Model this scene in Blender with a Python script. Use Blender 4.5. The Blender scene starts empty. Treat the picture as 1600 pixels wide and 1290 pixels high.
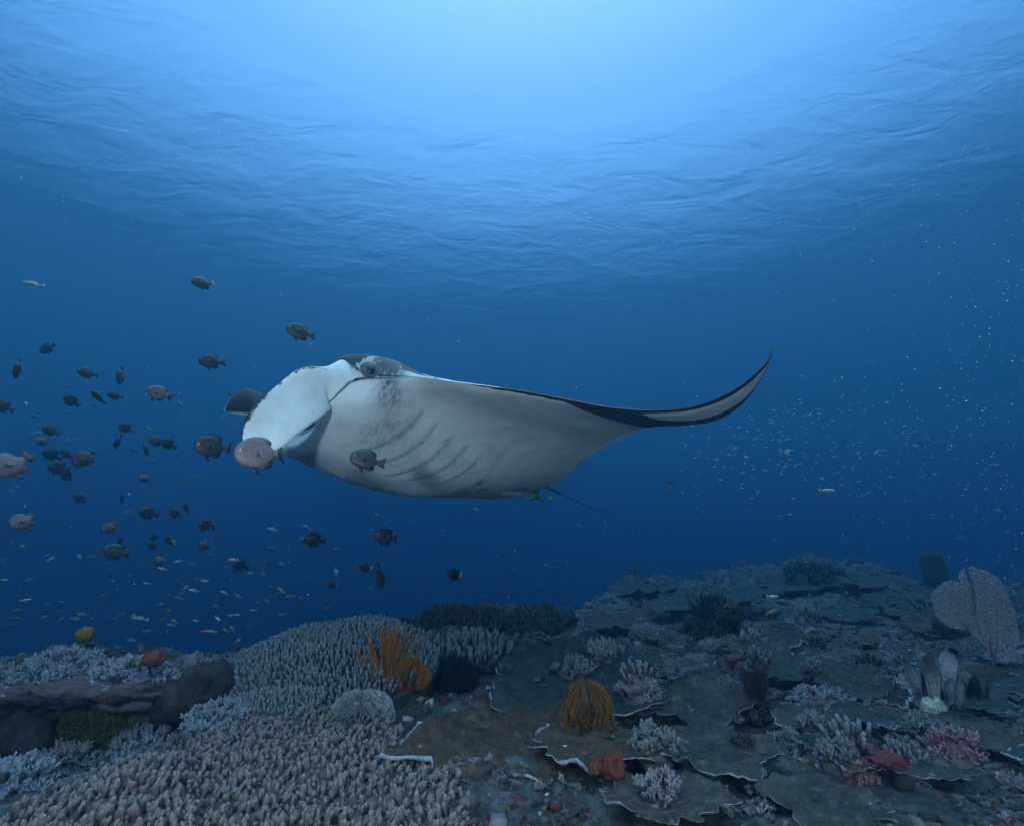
import bpy, math, random
import numpy as np
from mathutils import Vector, Matrix, Quaternion

# ------------------------------------------------------------------ camera, light, exposure
SC = bpy.context.scene
COL = SC.collection
PITCH = math.radians(17.5)
cam_data = bpy.data.cameras.new('camera')
cam = bpy.data.objects.new('camera', cam_data)
COL.objects.link(cam)
cam_data.lens = 18.0
cam_data.sensor_width = 36.0
cam_data.clip_start = 0.02
cam_data.clip_end = 3000
cam.rotation_euler = (math.radians(90) + PITCH, 0, 0)
SC.camera = cam

SUN_EL, SUN_AZ = 80.0, 0.0                      # high sun, ahead of the camera
world = bpy.data.worlds.new('World')
SC.world = world
world.use_nodes = True
wn = world.node_tree
sky = wn.nodes.new('ShaderNodeTexSky')
sky.sky_type = 'NISHITA'
sky.sun_disc = False
sky.sun_elevation = math.radians(SUN_EL)
sky.sun_rotation = math.radians(SUN_AZ)
wn.links.new(sky.outputs[0], wn.nodes['Background'].inputs[0])
wn.nodes['Background'].inputs[1].default_value = 0.115
sun_data = bpy.data.lights.new('sun', 'SUN')
sun_data.energy = 2.8
sun_data.angle = math.radians(150)               # the waves spread the sun into a wide soft glow
sun_data.color = (1.0, 0.96, 0.9)
sun = bpy.data.objects.new('sun', sun_data)
COL.objects.link(sun)
sun.rotation_euler = (-math.radians(90 - SUN_EL), 0, 0)

# the photograph is lit by the photographer's two flashes (warm fish and coral, lit specks near the lens)
for _x, _w, _z in ((-0.7, 33.0, .20), (0.7, 16.0, .0)):
    fd = bpy.data.lights.new('camera_flash', 'SPOT')
    fd.energy = _w
    fd.spot_size = math.radians(130)
    fd.spot_blend = 1.0
    fd.color = (0.78, 0.93, 1.0)
    fd.shadow_soft_size = 0.07
    fo = bpy.data.objects.new('camera_flash', fd)
    COL.objects.link(fo)
    fo.location = (_x, -0.1, _z)
    fo.rotation_euler = (math.radians(90 + 16), 0, math.radians(-8 if _x < 0 else 6))

vs = SC.view_settings
vs.view_transform = 'Standard'
vs.look = 'None'
vs.gamma = 1.0
vs.use_curve_mapping = False
vs.exposure = 2.05
cy = SC.cycles
cy.use_denoising = True
cy.volume_bounces = 3
cy.max_bounces = 8
cy.diffuse_bounces = 3
cy.transparent_max_bounces = 16

SURFACE_Z = 12.0
rng = np.random.default_rng(7)
random.seed(7)

# ------------------------------------------------------------------ helpers
CP, SP = math.cos(PITCH), math.sin(PITCH)

def ray(px, py):
    """world direction through a pixel of the 1600 x 1290 photograph, scaled to unit depth"""
    X, Y = (px - 800) / 800.0, (645 - py) / 800.0
    return Vector((X, CP - Y * SP, SP + Y * CP))

def at(px, py, d):
    """point at depth d along the view axis"""
    return ray(px, py) * d

def new_obj(name, mesh, parent=None, mat=None):
    o = bpy.data.objects.new(name, mesh)
    COL.objects.link(o)
    if parent is not None:
        o.parent = parent
    if mat is not None and mesh is not None and len(mesh.materials) == 0:
        mesh.materials.append(mat)
    return o

def thing(name, label, cat, loc=(0, 0, 0), rot=None, group=None, scale=None):
    o = bpy.data.objects.new(name, None)
    o.empty_display_size = 0.05
    COL.objects.link(o)
    o.location = loc
    if rot is not None:
        o.rotation_mode = 'QUATERNION'
        o.rotation_quaternion = rot
    if scale is not None:
        o.scale = (scale,) * 3
    tag(o, label, cat, group)
    return o

def tag(o, label=None, cat=None, group=None, kind=None):
    if label: o['label'] = label
    if cat: o['category'] = cat
    if group: o['group'] = group
    if kind: o['kind'] = kind
    return o

def mesh_np(name, V, F, smooth=True, attrs=None):
    """V (n,3); F an (m,3) or (m,4) int array, or a list of such arrays"""
    V = np.asarray(V, np.float32)
    Fs = F if isinstance(F, list) else [F]
    Fs = [np.asarray(f, np.int32) for f in Fs if len(f)]
    me = bpy.data.meshes.new(name)
    me.vertices.add(len(V))
    me.vertices.foreach_set('co', V.ravel())
    idx = np.concatenate([f.ravel() for f in Fs])
    tot = np.concatenate([np.full(len(f), f.shape[1], np.int32) for f in Fs])
    start = np.concatenate([[0], np.cumsum(tot)[:-1]]).astype(np.int32)
    me.loops.add(len(idx))
    me.loops.foreach_set('vertex_index', idx)
    me.polygons.add(len(tot))
    me.polygons.foreach_set('loop_start', start)
    me.polygons.foreach_set('loop_total', tot)
    me.polygons.foreach_set('use_smooth', np.full(len(tot), bool(smooth)))
    if attrs:
        for k, a in attrs.items():
            a = np.asarray(a, np.float32)
            if a.ndim == 1:
                me.attributes.new(k, 'FLOAT', 'POINT').data.foreach_set('value', a)
            elif a.shape[1] == 3:
                me.attributes.new(k, 'FLOAT_VECTOR', 'POINT').data.foreach_set('vector', a.ravel())
    me.update(calc_edges=True)
    return me

class Acc:
    """collects many small pieces and joins them into one mesh"""
    def __init__(self):
        self.V, self.F, self.n, self.A = [], {}, 0, {}
    def add(self, V, F, **attrs):
        V = np.asarray(V, np.float32)
        for f in (F if isinstance(F, list) else [F]):
            f = np.asarray(f, np.int32)
            if len(f):
                self.F.setdefault(f.shape[1], []).append(f + self.n)
        for k, a in attrs.items():
            a = np.asarray(a, np.float32)
            if a.ndim == 0:
                a = np.full(len(V), float(a), np.float32)
            elif a.ndim == 1 and a.shape == (3,) and len(V) != 3:
                a = np.tile(a, (len(V), 1))
            self.A.setdefault(k, []).append(a)
        self.V.append(V)
        self.n += len(V)
    def mesh(self, name, smooth=True):
        return mesh_np(name, np.concatenate(self.V), [np.concatenate(f) for f in self.F.values()], smooth,
                       {k: np.concatenate(a) for k, a in self.A.items()})

# ---- value noise
def _hash(ix, iy, iz, seed):
    h = (ix.astype(np.int64) * 374761393 + iy.astype(np.int64) * 668265263 + iz.astype(np.int64) * 2147483647 + seed * 974634777) & 0x7fffffff
    h = ((h ^ (h >> 13)) * 1274126177) & 0x7fffffff
    h = (h ^ (h >> 16)) & 0xffffff
    return h / float(0xffffff) * 2 - 1

def vnoise(P, seed=0):
    P = np.asarray(P, float)
    i = np.floor(P).astype(np.int64)
    f = P - i
    f = f * f * f * (f * (f * 6 - 15) + 10)
    r = 0
    for dx in (0, 1):
        for dy in (0, 1):
            for dz in (0, 1):
                w = (f[..., 0] if dx else 1 - f[..., 0]) * (f[..., 1] if dy else 1 - f[..., 1]) * (f[..., 2] if dz else 1 - f[..., 2])
                r = r + w * _hash(i[..., 0] + dx, i[..., 1] + dy, i[..., 2] + dz, seed)
    return r

def fbm(P, octs=4, seed=0, gain=0.5):
    P = np.asarray(P, float)
    r, a, s = 0, 1.0, 0
    for o in range(octs):
        r = r + a * vnoise(P * 2 ** o + 17.3 * o, seed + o)
        s += a
        a *= gain
    return r / s

def P2(x, y, k=1.0):
    return np.stack([x * k, y * k, np.zeros_like(x)], -1)

def gsmooth(a, n):
    k = np.exp(-np.linspace(-2, 2, 2 * n + 1) ** 2)
    k /= k.sum()
    return np.convolve(np.pad(a, n, mode='edge'), k, mode='valid')

def sstep(a, b, x):
    t = np.clip((x - a) / (b - a), 0, 1)
    return t * t * (3 - 2 * t)

# ---- primitive shapes as arrays
def ico(sub=1):
    import bmesh
    bm = bmesh.new()
    bmesh.ops.create_icosphere(bm, subdivisions=sub, radius=1.0)
    V = np.array([v.co[:] for v in bm.verts], np.float32)
    F = np.array([[v.index for v in f.verts] for f in bm.faces], np.int32)
    bm.free()
    return V, F
ICO1, ICO2, ICO3, ICO4, ICO5 = ico(1), ico(2), ico(3), ico(4), ico(5)

def frames(P):
    """tangent + two normals along a polyline"""
    P = np.asarray(P, float)
    T = np.gradient(P, axis=0)
    T /= np.linalg.norm(T, axis=1)[:, None] + 1e-9
    ref = np.array([0, 0, 1.0]) if abs(T[0][2]) < 0.9 else np.array([1.0, 0, 0])
    N = np.zeros_like(T)
    n = np.cross(ref, T[0]); n /= np.linalg.norm(n) + 1e-9
    for k in range(len(P)):
        n = n - T[k] * (n @ T[k]); n /= np.linalg.norm(n) + 1e-9
        N[k] = n
    return T, N, np.cross(T, N)

def tube(P, R, sides=6, cap=True, flat=1.0):
    P = np.asarray(P, float)
    R = np.broadcast_to(np.asarray(R, float), (len(P),))
    T, N, B = frames(P)
    a = np.arange(sides) / sides * 2 * math.pi
    V = P[:, None] + R[:, None, None] * (np.cos(a)[None, :, None] * N[:, None] + flat * np.sin(a)[None, :, None] * B[:, None])
    V = V.reshape(-1, 3)
    n = len(P)
    i = np.arange(n - 1)[:, None] * sides
    j = np.arange(sides)[None]
    q = np.stack([i + j, i + (j + 1) % sides, i + sides + (j + 1) % sides, i + sides + j], -1).reshape(-1, 4)
    Fs = [q]
    if cap:
        tip = P[-1] + T[-1] * R[-1] * 0.7
        base = P[0]
        V = np.vstack([V, tip, base])
        k = (n - 1) * sides
        j = np.arange(sides)
        t = np.stack([k + j, k + (j + 1) % sides, np.full(sides, n * sides)], -1)
        b = np.stack([(j + 1) % sides, j, np.full(sides, n * sides + 1)], -1)
        Fs.append(np.vstack([t, b]))
    return V, Fs

def blob(seed, sub=2, amp=0.3, freq=1.3, octs=3):
    V, F = {1: ICO1, 2: ICO2, 3: ICO3, 4: ICO4, 5: ICO5}[sub]
    n = fbm(V * freq + seed * 3.7, octs, seed)
    return V * (1 + amp * n)[:, None], F

def grid_faces(n, m, wrap_n=False, wrap_m=False):
    I = np.arange(n if wrap_n else n - 1)[:, None]
    J = np.arange(m if wrap_m else m - 1)[None]
    I2, J2 = (I + 1) % n, (J + 1) % m
    return np.stack(np.broadcast_arrays(I * m + J, I2 * m + J, I2 * m + J2, I * m + J2), -1).reshape(-1, 4)

# ---- materials
def mat_new(name):
    m = bpy.data.materials.new(name)
    m.use_nodes = True
    return m, m.node_tree, m.node_tree.nodes['Principled BSDF']

def node(nt, typ, **kw):
    n = nt.nodes.new(typ)
    for k, v in kw.items():
        if k.startswith('i_'):
            n.inputs[k[2:]].default_value = v
        else:
            setattr(n, k, v)
    return n

def ramp(nt, stops, src):
    r = nt.nodes.new('ShaderNodeValToRGB')
    e = r.color_ramp.elements
    while len(e) < len(stops):
        e.new(0.5)
    for k, (p, c) in enumerate(stops):
        e[k].position = p
        e[k].color = (*c, 1)
    nt.links.new(src, r.inputs[0])
    return r

def growth_mat(name, cols, scale=6.0, bump=0.4, bscale=60.0, rough=0.85, spots=None, spec=0.2, attr=None, dist=0.01):
    """mottled living surface: COLS blended by noise, pale or dark SPOTS, fine bump"""
    m, nt, b = mat_new(name)
    L = nt.links.new
    tc = node(nt, 'ShaderNodeTexCoord')
    geo = node(nt, 'ShaderNodeNewGeometry')
    vec = geo.outputs['Position']
    n1 = node(nt, 'ShaderNodeTexNoise', i_Scale=scale, i_Detail=6.0, i_Roughness=0.65)
    L(vec, n1.inputs['Vector'])
    k = len(cols)
    r = ramp(nt, [(0.3 + 0.4 * i / max(1, k - 1), c) for i, c in enumerate(cols)], n1.outputs[0])
    col = r.outputs[0]
    if spots:
        scol, ssc, thr = spots
        v = node(nt, 'ShaderNodeTexNoise', i_Scale=ssc, i_Detail=3.0)
        L(vec, v.inputs['Vector'])
        mr = node(nt, 'ShaderNodeMapRange', interpolation_type='SMOOTHSTEP')
        mr.inputs[1].default_value = thr
        mr.inputs[2].default_value = thr + 0.06
        L(v.outputs[0], mr.inputs[0])
        mx = node(nt, 'ShaderNodeMix', data_type='RGBA')
        L(mr.outputs[0], mx.inputs[0])
        L(col, mx.inputs[6])
        mx.inputs[7].default_value = (*scol, 1)
        col = mx.outputs[2]
    if attr:                                    # pale growing tips, one float per vertex
        at_ = node(nt, 'ShaderNodeAttribute', attribute_name=attr[0])
        mx = node(nt, 'ShaderNodeMix', data_type='RGBA')
        L(at_.outputs['Fac'], mx.inputs[0])
        L(col, mx.inputs[6])
        mx.inputs[7].default_value = (*attr[1], 1)
        col = mx.outputs[2]
    # fine grain of polyps and silt, with specks of sand
    n5 = node(nt, 'ShaderNodeTexNoise', i_Scale=bscale * .8, i_Detail=5.0, i_Roughness=0.75)
    L(vec, n5.inputs['Vector'])
    r5 = ramp(nt, [(0.30, (.45,) * 3), (0.52, (1.0,) * 3), (0.66, (1.5,) * 3), (0.74, (3.2,) * 3)], n5.outputs[0])
    m5 = node(nt, 'ShaderNodeMix', data_type='RGBA', blend_type='MULTIPLY')
    m5.inputs[0].default_value = 1.0
    L(col, m5.inputs[6]); L(r5.outputs[0], m5.inputs[7])
    col = m5.outputs[2]
    L(col, b.inputs['Base Color'])
    b.inputs['Roughness'].default_value = rough
    b.inputs['Specular IOR Level'].default_value = spec
    n2 = node(nt, 'ShaderNodeTexNoise', i_Scale=bscale, i_Detail=4.0, i_Roughness=0.6)
    L(vec, n2.inputs['Vector'])
    bp = node(nt, 'ShaderNodeBump', i_Strength=bump, i_Distance=dist)
    L(n2.outputs[0], bp.inputs['Height'])
    L(bp.outputs[0], b.inputs['Normal'])
    return m

def plain_mat(name, col, rough=0.6, spec=0.3, var=0.25, scale=12.0):
    m, nt, b = mat_new(name)
    oi = node(nt, 'ShaderNodeTexCoord')
    n = node(nt, 'ShaderNodeTexNoise', i_Scale=scale, i_Detail=4.0)
    nt.links.new(oi.outputs['Object'], n.inputs['Vector'])
    r = ramp(nt, [(0.3, tuple(c * (1 - var) for c in col)), (0.7, tuple(min(1, c * (1 + var)) for c in col))], n.outputs[0])
    nt.links.new(r.outputs[0], b.inputs['Base Color'])
    b.inputs['Roughness'].default_value = rough
    b.inputs['Specular IOR Level'].default_value = spec
    return m

# ------------------------------------------------------------------ setting: water surface, water body, deep floor
def water_surface():
    n = 3
    me = mesh_np('water_surface', [(-700, -700, 0), (700, -700, 0), (700, 700, 0), (-700, 700, 0)], np.array([[0, 3, 2, 1]]), False)
    o = new_obj('water_surface', me)
    o.location = (0, 0, SURFACE_Z)
    tag(o, kind='structure')
    m = bpy.data.materials.new('water_surface')
    m.use_nodes = True
    nt = m.node_tree
    nt.nodes.remove(nt.nodes['Principled BSDF'])
    L = nt.links.new
    tc = node(nt, 'ShaderNodeTexCoord')
    mp = node(nt, 'ShaderNodeMapping')
    mp.inputs['Scale'].default_value = (1.0, 2.0, 1.0)
    mp.inputs['Rotation'].default_value = (0, 0, math.radians(-8))
    L(tc.outputs['Object'], mp.inputs[0])
    n1 = node(nt, 'ShaderNodeTexNoise', i_Scale=0.5, i_Detail=4.0, i_Roughness=0.55, i_Distortion=0.6)
    L(mp.outputs[0], n1.inputs[0])
    n2 = node(nt, 'ShaderNodeTexNoise', i_Scale=0.09, i_Detail=2.0)
    L(mp.outputs[0], n2.inputs[0])
    mul = node(nt, 'ShaderNodeMath', operation='MULTIPLY_ADD')
    L(n2.outputs[0], mul.inputs[0]); mul.inputs[1].default_value = 2.2
    L(n1.outputs[0], mul.inputs[2])
    bp = node(nt, 'ShaderNodeBump', i_Strength=1.0, i_Distance=0.05)
    L(mul.outputs[0], bp.inputs['Height'])
    # inside the critical angle the sky shows through, outside it the water mirrors itself
    ge = node(nt, 'ShaderNodeNewGeometry')
    dot = node(nt, 'ShaderNodeVectorMath', operation='DOT_PRODUCT')
    L(bp.outputs[0], dot.inputs[0]); L(ge.outputs['Incoming'], dot.inputs[1])
    ab = node(nt, 'ShaderNodeMath', operation='ABSOLUTE')
    L(dot.outputs['Value'], ab.inputs[0])
    mr = node(nt, 'ShaderNodeMapRange', interpolation_type='SMOOTHSTEP')
    mr.inputs[1].default_value = 0.46
    mr.inputs[2].default_value = 0.75
    L(ab.outputs[0], mr.inputs[0])
    gl = node(nt, 'ShaderNodeBsdfGlossy', i_Roughness=0.2)
    L(bp.outputs[0], gl.inputs['Normal'])
    tr = node(nt, 'ShaderNodeBsdfTransparent')
    mx = node(nt, 'ShaderNodeMixShader')
    L(mr.outputs[0], mx.inputs[0]); L(gl.outputs[0], mx.inputs[1]); L(tr.outputs[0], mx.inputs[2])
    L(mx.outputs[0], nt.nodes['Material Output'].inputs[0])
    me.materials.append(m)
water_surface()

DEEP_Z = -34.0
def haze():
    a, b = (-170, -60, DEEP_Z - 1.0), (170, 240, SURFACE_Z - 0.5)
    V = [(x, y, z) for x in (a[0], b[0]) for y in (a[1], b[1]) for z in (a[2], b[2])]
    F = np.array([(0, 1, 3, 2), (4, 6, 7, 5), (0, 4, 5, 1), (2, 3, 7, 6), (0, 2, 6, 4), (1, 5, 7, 3)])
    me = mesh_np('haze', V, F, False)
    o = new_obj('haze', me)
    tag(o, kind='stuff')
    m = bpy.data.materials.new('water_body')
    m.use_nodes = True
    nt = m.node_tree
    nt.nodes.remove(nt.nodes['Principled BSDF'])
    pv = node(nt, 'ShaderNodeVolumePrincipled')
    pv.inputs['Color'].default_value = (0.034, 0.110, 0.186, 1)
    pv.inputs['Density'].default_value = 0.13
    pv.inputs['Anisotropy'].default_value = 0.60
    pv.inputs['Absorption Color'].default_value = (0.0, 0.11, 0.25, 1)
    nt.links.new(pv.outputs[0], nt.nodes['Material Output'].inputs['Volume'])
    me.materials.append(m)
haze()
_me = mesh_np('deep_seabed', [(-700, -700, 0), (700, -700, 0), (700, 700, 0), (-700, 700, 0)], np.array([[0, 1, 2, 3]]), False)
_o = new_obj('deep_seabed', _me, None, plain_mat('deep_sand', (0.06, 0.06, 0.055), 0.9, 0.1, 0.3, 0.2))
_o.location = (0, 0, DEEP_Z)
tag(_o, kind='structure')
# ------------------------------------------------------------------ the manta ray
def rodrigues(v):
    v = np.asarray(v, float)
    th = np.linalg.norm(v) + 1e-9
    k = v / th
    K = np.array([[0, -k[2], k[1]], [k[2], 0, -k[0]], [-k[1], k[0], 0]])
    return np.eye(3) + math.sin(th) * K + (1 - math.cos(th)) * K @ K

MP = [-0.8915, -2.2404, -1.3197, -0.5001, -0.2015, 3.0632, -0.3892, 0.0977, 2.9936, -0.1728, 0.4301, 0.1598, 0.0027, -0.8385]
MR = rodrigues(MP[:3])
# how the raised wing curls: leading and trailing edge as seen in the photograph (fitted to it), pixels
LE_PX = np.array([(800, 597), (850, 611), (900, 626), (950, 635), (1000, 640), (1040, 641), (1080, 638), (1115, 628), (1145, 613), (1172, 593), (1190, 572), (1199, 560), (1202, 555)], float)
TE_PX = np.array([(846, 765), (880, 738), (915, 710), (950, 689), (980, 674), (1020, 667), (1060, 666), (1105, 661), (1145, 645), (1178, 619), (1197, 592), (1206, 568), (1204, 555)], float)
_sl = np.linspace(0, 2.12, 425)
def wing_path(b):
    phi = b[0] * np.clip((_sl - .3) / .5, 0, 1) + b[1] * np.clip(_sl - .5, 0, 9) + b[2] * np.clip(_sl - 1.2, 0, 9) ** 2
    ds = _sl[1] - _sl[0]
    return np.r_[0, np.cumsum(np.cos(phi[:-1]) * ds)], np.r_[0, np.cumsum(np.sin(phi[:-1]) * ds)], phi
WL, WR = wing_path(MP[6:9]), wing_path(MP[10:13])

def manta_world(P):
    """body coordinates (x forward, y left, z back-up) -> world, through the fitted pose"""
    q = P @ MR.T + np.array([MP[3], MP[4], -MP[5]])
    X, Y, Z = q[:, 0], q[:, 1], q[:, 2]
    return np.stack([X, -Z * CP - Y * SP, -Z * SP + Y * CP], 1)

def manta():
    # planform of one half: leading and trailing edge over the span
    ys = [0, .2, .36, .42, .5, .6, .9, 1.2, 1.5, 1.8, 2.0, 2.1]
    lx = [.80, .80, .78, .68, .61, .575, .47, .33, .12, -.16, -.42, -.62]
    ty = [0, .1, .25, .4, .6, .9, 1.2, 1.5, 1.8, 2.0, 2.1]
    tx = [-1., -1., -.98, -.9, -.78, -.585, -.46, -.44, -.5, -.57, -.622]
    u = np.concatenate([np.linspace(0, .5, 46)[:-1], np.linspace(.5, 2.1, 96)])
    S = np.concatenate([-u[::-1][:-1], u])                # columns across the span
    fine = np.linspace(0, 2.1, 841)
    le = np.interp(np.abs(S), fine, gsmooth(np.interp(fine, ys, lx), 14))
    te = np.interp(np.abs(S), fine, gsmooth(np.interp(fine, ty, tx), 20))
    nv = 110
    v = np.concatenate([np.linspace(0, 1, nv) ** 1.25])
    Sg, Vg = np.meshgrid(S, v, indexing='ij')
    aS = np.abs(Sg)
    ch = (le - te)[:, None]
    Xg = le[:, None] - Vg * ch
    # thickness: thin aerofoil wings, deep body
    wing_t = (0.045 * (1 - aS / 2.25) + 0.002) * (np.sqrt(np.clip(Vg, 0, 1)) * 1.9 * (1 - Vg) + 0.10 * (1 - Vg))
    xs = np.linspace(-1.05, .85, 400)
    top = gsmooth(np.interp(xs, [-1.05, -1., -.6, -.2, .2, .5, .72, .85], [.012, .015, .07, .15, .185, .18, .145, .10]), 24)
    bot = gsmooth(np.interp(xs, [-1.05, -1., -.7, -.4, .0, .3, .6, .85], [.012, .02, .09, .18, .265, .275, .235, .19]), 24)
    hd = sstep(.34, .56, Xg)
    ft = (1 - hd) * np.exp(-(aS / .50) ** 2.4) + hd / (1 + (aS / .50) ** 9)
    fb = np.exp(-(aS / .46) ** 2.4)
    zt = np.interp(Xg, xs, top) * ft + wing_t
    zb = -(np.interp(Xg, xs, bot) * fb + wing_t * 0.8)
    tip = np.clip((2.1 - aS) / .06, 0, 1) ** .5
    zt *= tip; zb *= tip
    dist = Vg * ch
    nose = np.sqrt(np.clip(1 - (1 - np.clip(dist / .11, 0, 1)) ** 2, .02, 1))
    wn_ = sstep(.43, .50, aS)
    zm = (zt - np.interp(Xg, xs, bot) * fb * .6) * .35
    zt = zt * (1 - wn_) + (zm + (zt - zm) * nose) * wn_
    zb = zb * (1 - wn_) + (zm + (zb - zm) * nose) * wn_
    endt = np.clip((1 - Vg) / .02, 0.08, 1)
    zt = zt * endt; zb = zb * endt
    # head front: blunt, mouth hollow pushed back between the head lobes
    # gill slits: five per side, grooves on the underside
    gill = np.zeros_like(Xg)
    crease = np.zeros_like(Xg)
    for k in range(5):
        x0 = (.37, .26, .135, .02, -.11)[k]
        wv = (aS - (.12, .10, .09, .10, .12)[k]) / (.40, .39, .36, .33, .27)[k]
        xc = x0 + (.20, .19, .17, .16, .13)[k] * np.clip(1 - wv, 0, 1.2) ** 2.4 + .05 * np.clip(wv - .8, 0, 1)
        dd = Xg - xc
        on = sstep(-.05, .1, wv) * (1 - sstep(.93, 1.06, wv))
        gill = np.maximum(gill, on * np.exp(-(dd / .0048) ** 2))
        crease = crease + on * (np.exp(-((dd - .035) / .035) ** 2) * .006 - np.exp(-(dd / .010) ** 2) * .008)
    # soft folds of the belly behind the gills
    zb = zb - crease
    rest_top = np.stack([Xg, Sg, zt], -1)
    rest_bot = np.stack([Xg, Sg, zb], -1)
    nS = len(S)
    # ---- pigment and painted-shade fields (metres or 0..1), shared by both faces
    side_l = Sg > 0
    lim = 1.14 + .10 * Vg
    band = np.where(side_l, aS - lim, aS - (1.25 + .25 * Vg))
    strip = np.where(side_l, (aS - 1.42) * .5, -1)          # pale strip along the raised wing tip
    vlim = np.interp(aS, [1.4, 1.5, 1.75, 1.85, 2.0, 2.1], [.30, .58, .68, .70, .60, .30])
    strip = np.minimum(strip, (vlim - Vg) * .35)
    le_line = np.where(side_l, (0.018 + .03 * sstep(.9, 1.2, aS)) * sstep(.85, 1.0, aS) - Vg * ch - .05 * (1 - sstep(.80, .95, aS)), -1)
    blk_bot = np.maximum(np.minimum(band, -strip), le_line)
    # dark collar behind the eye
    eye_c = np.where(side_l, .48, .48)
    collar = -.02 - np.sqrt(((Xg - .575) / 1.0) ** 2 + ((aS - .52) / 1.25) ** 2)
    blk_bot = np.maximum(blk_bot, np.where(Vg < .13, collar, -1))
    # dorsal face: black, white shoulder band behind the head
    sh = .085 - np.abs(Xg - (.385 + .10 * np.abs(aS - .5)))
    sh = np.minimum(sh, np.minimum(aS - .30, 1.0 - aS))
    blk_top = -sh * 1.0
    # flanks of the head: pale, with a dark mask round and behind the eye
    flank = sstep(.50, .56, Xg) * sstep(.27, .31, aS)
    mask_ = .0 - np.sqrt(((Xg - .545) / .8) ** 2 + ((aS - .55) / 1.5) ** 2)
    blk_top = blk_top * (1 - flank) + np.maximum(mask_, .415 - aS) * flank
    gry_top = 2.6 * np.exp(-(((Xg - .585) / .09) ** 2 + ((aS - .49) / .11) ** 2) ** 1.1) * sstep(.28, .34, aS)
    # grey smudges below the eye, between the gills and blotches on the belly
    gry = .55 * np.exp(-(((Xg - .50) / .11) ** 2 + ((aS - .26) / .11) ** 2)) + .55 * np.exp(-(((Xg - .47) / .12) ** 2 + ((aS - .42) / .10) ** 2))
    gry = gry + 1.05 * np.exp(-(((Xg - .58) / .075) ** 2 + ((aS - .515) / .075) ** 2) ** 1.5) + .35 * np.exp(-(((Xg - .25) / .22) ** 2 + ((aS - .30) / .16) ** 2))
    for (bx, by, br) in ((-.22, .06, .05), (-.30, -.02, .06), (-.26, .16, .03), (-.36, .08, .045), (-.18, -.10, .05)):
        gry = gry + 1.0 * np.exp(-(((Xg - bx) / br) ** 2 + ((Sg - by) / (br * 1.3)) ** 2))
    gry = gry + .5 * np.exp(-((Xg - (-.30 + .2 * aS)) / .025) ** 2) * sstep(.12, .2, aS) * (1 - sstep(.42, .55, aS))
    gry = gry + .45 * sstep(.55, .75, Vg) * sstep(.7, .95, aS)  # shade of the wing fold by the trailing edge, painted as grey
    V, BLK, GRY, GIL = [], [], [], []
    nt_ = nS * nv
    V = np.concatenate([rest_top.reshape(-1, 3), rest_bot.reshape(-1, 3)])
    BLK = np.concatenate([blk_top.ravel(), blk_bot.ravel()])
    GRY = np.concatenate([np.clip(gry_top, 0, 5).ravel(), np.clip(gry, 0, 2.4).ravel()])
    GIL = np.concatenate([np.zeros(nt_), gill.ravel()])
    T = lambda i, j: i * nv + j
    B = lambda i, j: nt_ + i * nv + j
    gi = grid_faces(nS, nv)
    faces = [gi[:, ::-1], gi + nt_]
    iL = [i for i in range(nS) if .20 <= S[i] <= .425]
    iR = [i for i in range(nS) if -.425 <= S[i] <= -.20]
    open_cols = set(iL[:-1]) | set(iR[:-1])
    extraV, extraB, extraG = [], [], []
    base_n = 2 * nt_
    def addv(p, b, g=0.0):
        extraV.append(p); extraB.append(b); extraG.append(g)
        return base_n + len(extraV) - 1
    quads = []
    # trailing edge and plain leading edge
    for i in range(nS - 1):
        quads.append((T(i, nv - 1), T(i + 1, nv - 1), B(i + 1, nv - 1), B(i, nv - 1)))
    # front: between the lobes the mouth, a hollow with lips
    cols = [i for i in range(nS - 1) if i not in open_cols]
    mouth = [i for i in range(nS) if abs(S[i]) <= S[iL[0]] + 1e-6]
    rows = 6
    ring = {}
    for i in mouth:
        a, b = V[T(i, 0)], V[B(i, 0)]
        ids = [T(i, 0)]
        for k in range(1, rows):
            t = k / rows
            depth = .26 * math.sin(math.pi * min(1, max(0, (t - .05) / .9))) * (1 - .75 * (abs(S[i]) / .21) ** 4)
            p = a * (1 - t) + b * t
            ids.append(addv((p[0] - max(0, depth), p[1], p[2]), .05 if .1 < t < .9 else .02))  # mouth hollow painted black, its inner shade put into the colour
        ids.append(B(i, 0))
        ring[i] = ids
    for i in mouth[:-1]:
        for k in range(rows):
            quads.append((ring[i][k], ring[i][k + 1], ring[i + 1][k + 1], ring[i + 1][k]))
    mset = set(mouth[:-1])
    for i in cols:
        if i not in mset:
            quads.append((T(i, 0), B(i, 0), B(i + 1, 0), T(i + 1, 0)))
    # head lobes: loops swept forward from the open stretch of the front
    def lobe(ids, sgn, spine, wdirs, widths, thick, blkf):
        order = ids if sgn > 0 else ids[::-1]               # inner edge -> outer edge
        loop = [T(i, 0) for i in order] + [B(i, 0) for i in order[::-1]]
        # the mouth ring owns the inner wall
        n = len(order)
        root = V[loop]
        prev = loop
        nl = 34
        tt = np.linspace(0, 1, nl + 1)[1:]
        sp = np.array(spine, float)
        k = np.linspace(0, 1, len(sp))
        spt = np.stack([gsmooth(np.interp(np.linspace(0, 1, 201), k, sp[:, c]), 18) for c in range(3)], 1)
        spt[0], spt[-1] = sp[0], sp[-1]
        wd = np.array(wdirs, float)
        kw = np.linspace(0, 1, len(wd))
        s01 = np.linspace(-1, 1, n)
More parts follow.
